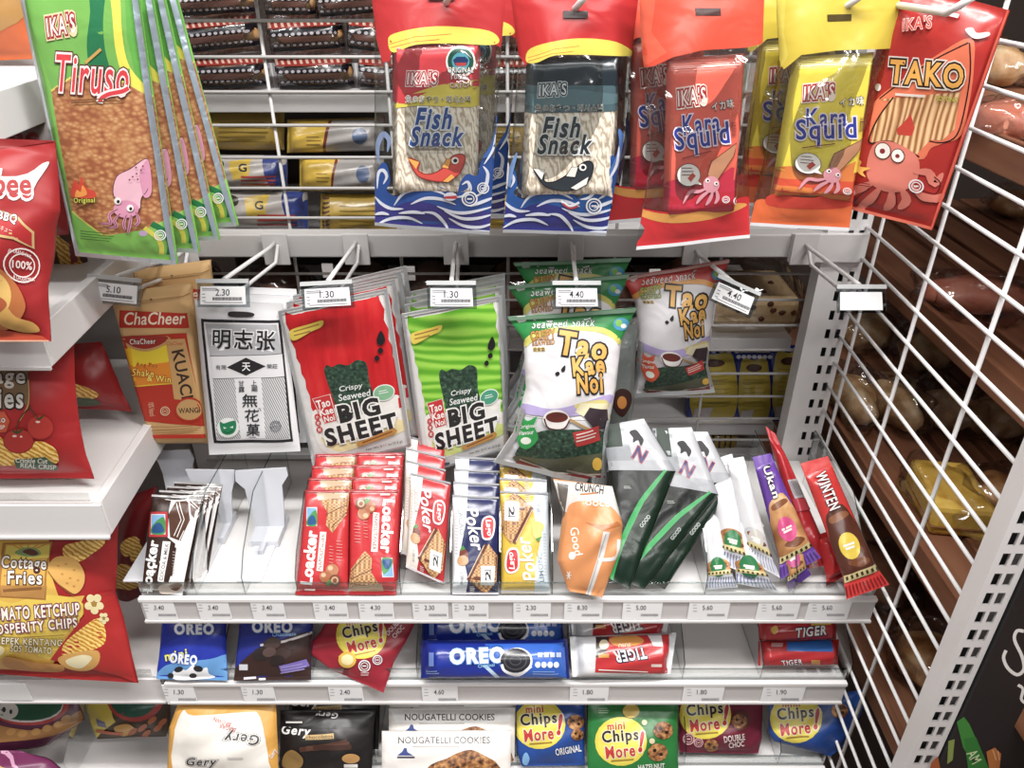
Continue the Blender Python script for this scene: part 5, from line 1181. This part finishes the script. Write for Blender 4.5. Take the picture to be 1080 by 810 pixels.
pack('chip_bag', 'brown and gold chip bag at the back of the second left shelf', 'chip bag', BL, [((60,200),(250,200)), ((120,330),(262,330)), ((150,470),(310,500)), ((150,520),(345,515))], PL(80, 283, Y=.93, lean=80), .05,
     cat(SP([(180,370),(230,400),(280,460),(300,500),(220,500)], '@chips'), P([(240,400),(262,395),(270,470),(245,480)], '#8c2a2c')), '#5c3a22', 'pillow', N=(12, 14), fin=.03, kind='soft')
# corner of an orange bag on the top shelf
pack('chip_bag', 'orange bag at the top left corner with a tan upper half', 'chip bag', Z, [((-60,-60),(40,-60)), ((-60,10),(36,8)), ((-60,66),(42,62))], PL(0, 66, Z=LA + .002, lean=78, up=.02), .05,
     cat(P([(-60,-60),(45,-60),(42,6),(20,24),(-10,40),(-60,50)], '#b0803c')), '#c65a1c', 'pillow', N=(12, 12), fin=.04, kind='soft')

LB3 = (0, 360, 5.06)
cot = cat(P([(-300,60),(160,150),(160,330),(-300,420)], '#8a6a44'), T("Cottage", -70, 195, 420, 110, '#efe9e2', 0, '#2c1614', .07, .05), T("Fries", 6, 300, 250, 110, '#efe9e2', 0, '#2c1614', .07, .05),
    P([(-300,385),(30,372),(60,420),(40,480),(-300,500)], '#c8502c'), T("Tomato", -40, 412, 150, 36, '#f0e6da', 0, '#7a2418', .05), T("CRISP", -2, 455, 70, 22, '#f0e6da', 0),
    L([(160,200),(160,330),(110,420)], 8, '#c8a050', True), SP([(-80,500),(0,500),(100,590),(200,530),(290,560),(318,620),(300,650),(200,650),(60,660),(-80,640)], '@chips'),
    E(105, 530, 82, 66, '#8e1a18'), E(105, 528, 78, 62, '#b8261e'), E(85, 502, 12, 6, '#f0d0c0'), E(120, 505, 7, 5, '#f0d0c0'), SP([(70,465),(100,478),(135,458),(120,480),(100,490),(80,482)], '#3a4a20'),
    E(225, 455, 72, 66, '#a8201c'), E(225, 452, 68, 62, '#c02c20'), E(212, 425, 12, 6, '#f0d0c0'), SP([(190,392),(215,405),(250,380),(238,402),(215,415)], '#3a4a20'), L([(100,475),(115,410),(175,340)], 6, '#4a3a1c', True), L([(215,400),(180,360),(170,330)], 6, '#4a3a1c', True),
    P([(85,628),(250,612),(320,665),(310,685),(100,672)], '#3a5a44'), T("Crinkle Cut", 178, 632, 170, 26, '#e8e4d8', -2, b=.04, sh=.1), T("REAL CRISP", 215, 662, 190, 24, '#e8e4d8', -4, b=.04))
cB = pack('chip_bag', 'front red tomato chip bag standing on the third left shelf', 'chip bag', LB3, [((-450,40),(400,10)), ((-450,200),(398,190)), ((-450,450),(420,420)), ((-450,620),(455,610)), ((-450,720),(500,735))], PL(20, 503, Z=LC + .002, lean=74, up=.028), .07, cot, '#b4161a', 'pillow', N=(16, 22), fin=.05, kind='soft', wob=.05)
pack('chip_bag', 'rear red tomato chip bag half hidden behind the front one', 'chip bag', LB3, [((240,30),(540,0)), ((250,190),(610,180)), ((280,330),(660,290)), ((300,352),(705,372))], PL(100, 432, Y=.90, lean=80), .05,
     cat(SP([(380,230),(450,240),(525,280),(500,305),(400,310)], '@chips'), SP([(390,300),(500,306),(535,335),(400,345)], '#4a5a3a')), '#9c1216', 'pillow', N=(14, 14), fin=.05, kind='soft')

CB = (0, 560, 4.765)
ket = cat(P([(-400,40),(250,20),(300,330),(430,320),(400,480),(250,690),(-400,690)], '#e3b43a'), SP([(-100,330),(60,360),(200,320),(380,335),(430,400),(330,520),(260,640),(120,600),(-100,640)], '#e8c83c'),
    P([(20,55),(270,50),(235,345),(5,330)], '#b0752a'), P([(35,65),(258,60),(226,335),(12,322)], '#d9a93c'), P([(40,70),(256,66),(250,130),(30,140)], '#e8d24a'), *[L([(140,100),(x, 62)], 6, '#d8902c') for x in (60, 100, 150, 200, 240)],
    SP([(80,105),(130,80),(190,85),(210,115),(150,125)], '#8aa86a'), SP([(120,100),(160,84),(200,108),(170,120)], '#6a3a2c'), P([(16,265),(240,270),(228,335),(12,322)], '#b8823a'),
    T("Cottage", 128, 162, 224, 78, '#f4efe6', -3, '#4a1c16', .07, .045), T("Fries", 134, 228, 168, 68, '#f4efe6', -2, '#4a1c16', .07, .045), L([(26,292),(215,282)], 14, '#8a5a24'),
    SP([(330,70),(420,45),(520,20),(530,60),(470,110),(400,150),(330,120)], '@chips'), SP([(250,180),(280,130),(340,122),(400,150),(432,210),(425,270),(385,310),(330,280),(280,240)], '#e0aa4e'), *[E(x, y, 7, 5, '#c98a34') for x, y in ((300,170),(340,160),(380,190),(320,210),(360,230),(400,240),(380,270),(345,255))],
    L([(250,195),(300,260),(380,320)], 4, '#8a5a1c'),
    T("TOMATO KETCHUP", 175, 400, 470, 64, '#f2eadc', 4, '#7a2c4c', .09, .05), T("PROSPERITY CHIPS", 160, 474, 470, 52, '#f2eadc', 5, '#7a2c4c', .09, .05), L([(-60,516),(330,516)], 3, '#8a6a1c'),
    T("KEREPEK KENTANG", 130, 549, 380, 34, '#efe6c8', -2, '#6a4a20', .06, .03), T("SOS TOMATO", 165, 588, 205, 32, '#efe6c8', -4, '#6a4a20', .06, .03),
    P([(430,350),(520,300),(600,300),(700,760),(480,690),(260,640),(430,420)], '#b41c1a'),
    SP([(330,560),(420,480),(500,430),(535,480),(530,560),(440,600),(330,625)], '@chips'), SP([(300,630),(400,600),(500,595),(500,660),(440,695),(340,680)], '#d8a24a'), SP([(340,640),(420,615),(470,630),(420,680),(360,670)], '#efe2b4'),
    SP([(40,620),(180,650),(320,665),(300,700),(60,680)], '#c98a3a'),
    *[E(485 + 30*cos(a), 355 + 34*sin(a), 20, 20, '#e8d9a0') for a in (0.3, 1.55, 2.8, 4.05, 5.3)], E(485, 355, 14, 14, '#a8842c'), *[E(532 + 16*cos(a), 428 + 20*sin(a), 11, 11, '#e8d9a0') for a in (0.3, 1.55, 2.8, 4.05, 5.3)], E(532, 428, 7, 7, '#a8842c'), E(14, 590, 22, 22, '#e8d9a0'))
cC = pack('chip_bag', 'front red and yellow ketchup chip bag standing on the lower left shelf', 'chip bag', CB, [((-420,20),(600,-90)), ((-420,120),(590,120)), ((-420,330),(580,310)), ((-420,560),(640,520)), ((-420,690),(694,765))], PL(40, 712, Z=LD + .002, lean=72, up=.03), .08, ket, '#aa181a', 'pillow', N=(18, 24), fin=.04, kind='soft', wob=.05)
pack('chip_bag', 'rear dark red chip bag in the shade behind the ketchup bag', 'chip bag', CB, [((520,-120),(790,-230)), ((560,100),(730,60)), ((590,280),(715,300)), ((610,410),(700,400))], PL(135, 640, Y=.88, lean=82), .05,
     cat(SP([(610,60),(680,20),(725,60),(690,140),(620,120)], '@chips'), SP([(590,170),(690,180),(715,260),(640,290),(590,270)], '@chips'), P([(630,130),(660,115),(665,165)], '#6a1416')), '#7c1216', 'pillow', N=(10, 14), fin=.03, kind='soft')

CE = (0, 700, 4.909)
pack('snack_bag', 'purple snack bag with a green oval at the lower left', 'snack bag', CE, [((-250,150),(400,190)), ((-250,300),(440,290)), ((-250,440),(250,420)), ((-250,480),(150,440))], PL(20, 795, Z=LE + .03, lean=60, up=.03), .05,
     cat(E(150, 210, 210, 108, '#b23a34'), E(140, 215, 190, 88, '#d8d0cc'), E(145, 208, 182, 84, '#1f5a3c'), E(45, 240, 56, 44, '#d9d4cc'), E(25, 235, 10, 14, '#2a2a2e'), E(62, 245, 8, 12, '#2a2a2e'), SP([(-100,300),(60,330),(200,340),(330,290),(420,240),(430,290),(280,370),(60,400),(-100,400)], '#a8763a'),
         *[E(x, y, 26, 18, '#c08a44', 20) for x, y in ((60,350),(120,360),(190,350),(250,330),(310,310),(350,280))]), '#5a2440', 'pillow', N=(14, 14), fin=.03, kind='soft')
pack('snack_bag', 'dark snack bag with a yellow corner and a green oval, under the ketchup bag shelf', 'snack bag', CE, [((440,150),(800,120)), ((445,240),(880,200)), ((480,330),(880,320)), ((505,388),(860,375))], PL(135, 778, Z=LE + .01, lean=60, up=.02), .04,
     cat(P([(440,150),(570,150),(600,300),(500,385),(440,260)], '#d8c03a'), E(700, 170, 150, 130, '#b23a34'), E(690, 170, 125, 108, '#1f5a46'), P([(500,280),(545,300),(555,330),(510,320)], '#6a6a8a'), SP([(590,330),(660,310),(700,340),(640,375)], '#d6a04a'), *[E(x, y, 28, 14, '#b8643a', 40) for x, y in ((690,350),(740,330),(790,290),(820,330),(760,360),(845,300))], L([(500,345),(640,360)], 14, '#c05a2c')), '#4a3a28', 'pillow', N=(14, 14), fin=.03, kind='soft')
pack('snack_bag', 'purple snack bag with a round gold motif at the bottom left corner', 'snack bag', CE, [((-200,440),(110,450)), ((-200,480),(250,500)), ((-200,600),(330,560)), ((-200,700),(300,700))], PL(20, 838, Z=LE + .004, lean=60, up=.03), .05,
     cat(RING(0, 600, 160, 150, 10, '#d9a0c0'), E(0, 600, 100, 115, '#c9843a'), E(0, 600, 80, 95, '#e0c06a')), '#7a2c5c', 'pillow', N=(12, 12), fin=.03, kind='soft')
m = MB(); p = onZ(88, 800, LE); m.prism([(p.x, .745, LE + .0005), (p.x, 1.0, LE + .0005), (p.x, 1.0, LE + .09), (p.x, .80, LE + .09), (p.x, .745, LE + .05)], (.0016, 0, 0), CLR)
tag(m.build('clear_divider'), 'clear divider standing on the lowest left shelf', 'divider')
# ------------------------------------------------------------------ goods behind the wire grid
def back_shelf(label, z, y0=1.14, x0=-.56, x1=.47, th=.024, depth=.34):
    m = MB(); m.box((x0, y0, z - th), (x1, y0 + depth, z), WH2); return tag(m.build('back_shelf', bevel=.001), label, 'shelf')
ZB1 = onY(300, 100, 1.14).z; ZB2 = onY(600, 243, 1.14).z - .02; ZB3 = onY(780, 357, 1.14).z; ZB4 = onY(780, 447, 1.14).z
back_shelf('grey shelf behind the grid carrying filled bread rolls', ZB1)
back_shelf('grey shelf behind the grid level with the hook rail', ZB2)
back_shelf('grey shelf behind the grid carrying the raisin cake', ZB3)
back_shelf('grey shelf behind the grid carrying blue and yellow packs', ZB4)
m = MB(); m.box((-.57, 1.48, .3), (.48, 1.5, 1.95), mat('#3a302c', 'board')); tag(m.build('dark_backdrop'), 'added dark backdrop standing in for the darkness behind the grid shelves', 'panel')  # dark sheet added in place of the darkness seen through the grid

# bread rolls in clear printed wrappers
def bread(x, z, w, h, label, seed, tilt=0, y=1.20):
    r = empty('wrapped_bread_roll', (x, y, z - h * .48), label, 'bread', 'wrapped bread rolls behind the grid')
    rot = Matrix.Rotation(radians(tilt), 3, 'Y')
    m = MB(); m.lump((x, y, z), (w * .44, h * .62, h * .40), mat('@crust'), seed, .05, 22, 12, rot); m.build('bun', None, r)
    p0 = Vector((x, y - h * .55, z)); X = rot @ Vector((1, 0, 0)); Zv = rot @ Vector((0, 0, 1))
    def q(u, v): 
        return p0 + X * ((u - .5) * w) + Zv * ((.5 - v) * h)
    pl = (p0, Vector((0, -1, 0)))
    # projected rows are only used as a drawing frame; the wrapper is a real pillow around the bun
    rows = []
    for v in (0, 1):
        row = []
        for u in (0, 1):
            d = q(u, v) - CAM; k = d.dot(FW); row.append((540 + F * d.dot(RT) / k, 405 - F * d.dot(UP) / k))
        rows.append(tuple(row))
    def px(u, v):
        a, b = rows[0], rows[1]
        return (a[0][0]*(1-u)*(1-v) + a[1][0]*u*(1-v) + b[1][0]*u*v + b[0][0]*(1-u)*v, a[0][1]*(1-u)*(1-v) + a[1][1]*u*(1-v) + b[1][1]*u*v + b[0][1]*(1-u)*v)
    U_ = w * 700; n = max(int(w / .0095), 4); art = []
    art += P([px(.04, .02), px(.96, .02), px(.96, .2), px(.04, .2)], '#9c2c22')
    for i in range(n): 
        u = .05 + .9 * i / n; art += P([px(u, .03), px(u + .4 / n, .03), px(u + .4 / n, .2), px(u, .2)], '#d9b8a8')
    art += P([px(.03, .24), px(.97, .24), px(.97, .38), px(.03, .38)], '#17161f') + P([px(.03, .70), px(.97, .70), px(.97, .80), px(.03, .80)], '#17161f')
    for i in range(n):
        c = px(.06 + .88 * (i + .5) / n, .40); art += E(c[0], c[1], U_ / n * .42, U_ / n * .36, '#17161f', n=10) + E(c[0], c[1], U_ / n * .30, U_ / n * .24, '#a8a2a8', n=10)
        c = px(.06 + .88 * (i + .5) / n, .68); art += E(c[0], c[1], U_ / n * .42, U_ / n * .34, '#17161f', n=10) + E(c[0], c[1], U_ / n * .30, U_ / n * .22, '#a8a2a8', n=10)
    art += P([px(.15, .46), px(.85, .46), px(.8, .62), px(.2, .62)], '#5c3c34')
    pack('wrapper', None, None, (0, 0, 1), rows, (p0 + Vector((0, h * .5, 0)), Vector((0, -1, 0))), h * 1.15, art, '=#e6e6ea', 'roll', parent=r, N=(14, 10), fin=.05, wob=.02)
k = 0
def row_of(y_px, xs, hpx, names):
    global k
    for (x0, x1, t), nm in zip(xs, names):
        a = onY(x0, y_px, 1.15); b = onY(x1, y_px, 1.15); bread((a.x + b.x) / 2, a.z, b.x - a.x, hpx / F * 1.02, nm, k, t); k += 1
row_of(81, [(175, 282, -2), (284, 372, -2), (374, 420, 4)], 39, ['wrapped bread roll at the left of the bottom row behind the grid', 'wrapped bread roll in the middle of the bottom row behind the grid', 'wrapped bread roll right in the bottom row, half hidden by the fish snack bag'])
row_of(41, [(168, 272, -5), (276, 362, -3), (362, 412, 6)], 38, ['wrapped bread roll at the left of the second row up behind the grid', 'wrapped bread roll in the middle of the second row up behind the grid', 'wrapped bread roll right in the second row up, near the fish snack bag'])
row_of(4, [(160, 268, -3), (272, 330, 0), (326, 405, -4)], 36, ['wrapped bread roll at the left of the top row at the picture edge', 'wrapped bread roll in the middle of the top row at the picture edge', 'wrapped bread roll at the right of the top row at the picture edge'])
row_of(82, [(500, 620, 0), (622, 700, 0)], 38, ['wrapped bread roll glimpsed between the two fish snack bags', 'wrapped bread roll glimpsed beside the orange red squid bags'])
row_of(42, [(500, 620, 0), (622, 700, 0)], 38, ['wrapped bread roll in the second row up, glimpsed between the fish snack bags', 'wrapped bread roll in the second row up, beside the orange red squid bags'])

# bread loaves in yellow and white packs
def loaf(x0, y0, x1, y1, label, kindc, Y=1.17, tilt=0):
    w = x1 - x0; h = y1 - y0; q = lambda u, v: (x0 + u * w, y0 + v * h + tilt * (u - .5))
    if kindc == 'yellow':
        art = cat(P([q(0,0), q(.5,0), q(.42,1), q(0,1)], '#c8a42a'), P([q(.48,0), q(1,0), q(1,1), q(.42,1)], '#9c9794'), L([q(.46,0), q(.40,1)], 3, '#6a2a2c'), LINES(q(.2,.5)[0], q(.2,.5)[1], q(.36,.5)[0], 3, 4, 1, '#8a6a24'), E(*q(.75,.5), w*.08, h*.25, '#4a5a7a')); base = '#b09024'
    elif kindc == 'white':
        art = cat(R(*q(0,0), *q(1,1), '#a9a29c'), P([q(.25,.2), q(.55,.1), q(.5,.7), q(.3,.8)], '#c8a832'), T("G", *q(.42,.4), 9, 9, '#2c2c3a', b=.05), E(*q(.1,.3), w*.08, h*.16, '#3a302c'), P([q(.7,.0), q(1,0), q(1,1), q(.8,1)], '#2c3a78'), *[L([q(.4,.68 + i*.12), q(.85,.66 + i*.12)], 2, '#a83a34') for i in range(3)]); base = '#a49c96'
    else:
        art = cat(R(*q(0,0), *q(1,1), '#a8892c'), *[L([q(.02, .1 + i*.11), q(.12, .1 + i*.11)], 2, '#5a3a34') for i in range(8)], LINES(q(.25,.3)[0], q(.25,.3)[1], q(.9,.3)[0], 5, h*.12, 1, '#7a641c')); base = '#96792a'
    pack('bread_loaf', label, 'bread', (0, 0, 1), [((x0, y0), (x1, y0 + tilt)), ((x0, y1), (x1, y1 + tilt))], PL((x0+x1)/2, y1, Y=Y, lean=88), .05, art, base, 'roll', 'bread loaves behind the grid', N=(12, 10), fin=.03, wob=.03)
loaf(208, 116, 300, 158, 'pale loaf pack at the upper left behind the grid', 'pale', 1.18)
loaf(303, 126, 405, 161, 'yellow and white loaf pack at the upper right behind the grid', 'yellow', 1.165, -2)
loaf(222, 163, 303, 197, 'white loaf pack with a blue end, left of the black gap behind the grid', 'white', 1.165, 1)
loaf(316, 165, 405, 201, 'yellow and white loaf pack in the second row behind the grid', 'yellow', 1.165)
loaf(236, 200, 325, 240, 'white loaf pack with a blue end in the lowest row behind the grid', 'white', 1.165, 2)
loaf(338, 204, 420, 246, 'yellow loaf pack with a striped edge in the lowest row behind the grid', 'back', 1.165)
loaf(470, 130, 560, 165, 'yellow loaf pack glimpsed between the two fish snack bags', 'back', 1.17)
loaf(470, 205, 560, 243, 'yellow loaf pack low between the two fish snack bags', 'back', 1.17)

# brown buns in dark wrap under the hook rail
for i, (x, w) in enumerate(((150, 90), (250, 80), (335, 80), (420, 84), (508, 84), (596, 84), (684, 80))):
    p = onY(x + 40, 300, 1.2); r = empty('wrapped_bun', (p.x, 1.22, ZB3), (['leftmost', 'second from left', 'third from left', 'middle', 'third from right', 'second from right', 'rightmost'][i] + ' of the seven wrapped brown buns under the hook rail'), 'bun', 'brown buns under the hook rail')
    h = .105
    m = MB(); m.lump((p.x, 1.225, ZB3 + h * .5), (w / F * .56, .055, h * .48), mat('@wood'), i, .1); m.build('bun', None, r)
    m = MB(); m.lump((p.x, 1.222, ZB3 + h * .52), (w / F * .62, .066, h * .52), mat('#d8d4d4', 'clear'), i + 20, .12); m.build('wrapper', None, r)
for x, i in ((346, 0), (432, 1), (690, 2)):
    p = onY(x, 285 + 3 * i, 1.15); m = MB(); m.box((p.x - .009, 1.148, p.z - .012), (p.x + .009, 1.1495, p.z + .012), mat('#c9c4c2', 'paper'))
    tag(m.build('price_sticker'), 'small pale sticker hanging ' + ['above the red seaweed packs', 'above the light green seaweed packs', 'behind the red topped seaweed bag'][i], 'sticker')

# raisin cake slab on its shelf, right
r = empty('raisin_cake', (onY(800, 350, 1.2).x, 1.24, ZB3), 'pale raisin cake in clear wrap seen through the grid at the right', 'cake')
a = onY(738, 350, 1.17); b = onY(842, 350, 1.17)
m = MB(); m.box((a.x, 1.18, ZB3 + .001), (b.x, 1.32, ZB3 + .055), mat('@cake')); m.build('cake', None, r, .012)
m = MB(); rn = random.Random(3)
for i in range(16): m.lump((rn.uniform(a.x + .01, b.x - .01), 1.180 if i % 2 else rn.uniform(1.2, 1.3), ZB3 + (rn.uniform(.012, .048) if i % 2 else .055)), (.006, .004, .0045), mat('#5a3020', 'paper'), i, .1, 8, 6)
o = m.build('raisins', None, r); o['kind'] = 'stuff'
m = MB(); m.lump(((a.x + b.x) / 2, 1.25, ZB3 + .038), ((b.x - a.x) * .56, .098, .052), mat('#e0dcd8', 'clear'), 5, .05, 24, 12, None, .45); m.build('wrapper', None, r)
# brown bread above it
for i, (x0, x1, y) in enumerate(((700, 770, 318), (775, 850, 296))):
    pass
# blue and yellow packs
for i, (x0, x1, y0, y1, nm) in enumerate(((724, 780, 366, 446, 'left one of the three blue and yellow packs behind the grid'), (776, 814, 372, 447, 'middle one of the three blue and yellow packs behind the grid'), (812, 852, 364, 444, 'right one of the three blue and yellow packs behind the grid'))):
    q = lambda u, v: (x0 + u * (x1 - x0), y0 + v * (y1 - y0))
    art = cat(SP([q(.14,.14), q(.5,.1), q(.88,.12), q(.9,.9), q(.12,.92)], '#ab9628'), LINES(q(.2,.3)[0], q(.2,.3)[1], q(.85,.3)[0], 9, 4.6, 1, '#8a7a2c'), E(*q(.5,.2), (x1-x0)*.22, 4, '#4a2c20'), P([q(.15,.8), q(.5,.78), q(.4,.95), q(.12,.95)], '#b0a8a8'))
    for j in range(7): art += E(*q(.07 + j * .145, .05), 2.6, 2, '#c8c8d4', n=10)
    pack('snack_pack', nm, 'snack pack', (0, 0, 1), [((x0, y0), (x1, y0)), ((x0, y1), (x1, y1))], PL((x0+x1)/2, y1, Y=1.16, lean=86), .03, art, '#22307c', 'pillow', 'blue and yellow packs behind the grid', N=(10, 12), fin=.03)
ZB5 = onY(762, 476, 1.15).z
back_shelf('grey shelf low behind the grid under the striped yellow pack', ZB5)
pack('snack_pack', 'yellow pack with dark stripes low behind the grid', 'snack pack', (0, 0, 1), [((748,452),(778,452)), ((748,475),(776,475))], PL(762, 475, Y=1.17, lean=88), .03, cat(*[L([(752 + 6*i, 452), (750 + 6*i, 475)], 2, '#4a3a20') for i in range(4)]), '#a8882c', 'pillow', N=(8, 8), fin=.03)

# ------------------------------------------------------------------ wooden bread shelves beyond the side panel
WD = mat('@wood')
for z, xl, nm in ((1.285, .60, 'uppermost'), (.99, .66, 'second'), (.755, .575, 'third'), (.50, .56, 'lowest')):
    m = MB()
    w_ = 1.24
    for k_ in range(int((w_ - xl - .01) / .075)): m.box((xl + .01 + .075 * k_, .25, z - .018), (xl + .072 + .075 * k_, 1.75, z), WD)
    m.box((xl, .25, z - .03), (xl + .0095, 1.75, z + .014), WD)
    for yy in (.3, 1.0, 1.7): m.box((xl + .01, yy, z - .03), (w_, yy + .03, z - .018), WD)
    tag(m.build('wooden_bread_shelf', bevel=.002), nm + ' brown wooden bread shelf beyond the wire side panel', 'shelf')
m = MB(); m.box((1.25, .25, 0), (1.28, 1.75, 1.9), mat('#5a4034', 'board')); tag(m.build('bread_rack_back'), 'dark brown back panel of the bread shelves', 'panel')
def loafbag(px, py, z, size, label, m_, seed, rz=0, p=1.0):
    c = onZ(px, py, z + size[2]); r = empty('wrapped_bread', (c.x, c.y, z), label, 'bread', 'breads on the wooden shelves')
    rot = Matrix.Rotation(radians(rz), 3, 'Z')
    m = MB()
    if m_ == '@sponge':
        cs = [rot @ Vector((a * size[0], b * size[1], 0)) + Vector((c.x, c.y, z + .001)) for a, b in ((-1, -1), (1, -1), (1, 1), (-1, 1))]
        up_ = Vector((0, 0, size[2] * 2)); m.hexa(cs, [v + up_ for v in cs], mat(m_)); m.build('cake', None, r, .008)
        m = MB(); cs2 = [v + (v - c).normalized() * .004 for v in cs]; cs2 = [Vector((v.x, v.y, z + .0005)) for v in cs2]
        m.hexa([v + up_ * .35 for v in cs2], [v + up_ * .36 for v in cs2], mat('#8a5a34')); m.build('crust_line', None, r)
    else:
        m.lump((c.x, c.y, z + size[2] + .001), size, mat(m_), seed, .10, 24, 14, rot, p); m.build('bun', None, r)
    m = MB(); m.lump((c.x, c.y, z + size[2] + .006), (size[0] * 1.22, size[1] * 1.28, size[2] * 1.14), mat('#f2f0f0', 'clear'), seed + 50, .24, 30, 18, rot, .8); m.build('wrapper', None, r)
loafbag(1030, 312, .99, (.075, .042, .028), 'pinkish long bread on the second wooden shelf', '@pinkbun', 1, -18)
loafbag(900, 420, .755, (.036, .07, .034), 'pale long bread nearest the slotted upright on the third wooden shelf', '@bread', 2, 6)
loafbag(942, 425, .755, (.034, .07, .034), 'second pale long bread from the slotted upright on the third wooden shelf', '@bread', 3, 6)
loafbag(915, 350, .755, (.055, .05, .035), 'brown bread at the back of the third wooden shelf', '@bread', 4, 0)
loafbag(976, 372, .755, (.055, .05, .035), 'brown bread under the edge of the second wooden shelf', '@bread', 5, 30)
loafbag(1000, 432, .755, (.05, .045, .032), 'golden bread in shiny wrap in the middle of the third wooden shelf', '@bread', 6, -25)
loafbag(1052, 440, .755, (.05, .045, .032), 'golden bread right of the middle of the third wooden shelf', '@bread', 14, 20)
loafbag(1000, 525, .755, (.042, .062, .026), 'yellow sponge cake slab on the third wooden shelf', '@sponge', 7, -8, .4)
loafbag(1060, 528, .755, (.05, .05, .03), 'brown bread right of the yellow sponge cake', '@crust', 8, 10)
loafbag(1056, 70, 1.285, (.045, .05, .032), 'round golden bread at the top right corner', '@bread', 9, 0)
loafbag(1064, 128, 1.285, (.04, .05, .022), 'reddish bread in shiny wrap on the uppermost wooden shelf', '@pinkbun', 10, 20)
loafbag(1068, 215, .99, (.05, .045, .026), 'brown bread in the shade at the back of the second wooden shelf', '@crust', 11, 20)
loafbag(930, 610, .50, (.05, .06, .035), 'dark bread deep on the lowest wooden shelf', '@wood', 12, 10)
loafbag(985, 700, .50, (.05, .06, .03), 'brown bread at the front of the lowest wooden shelf', '@crust', 13, 10)
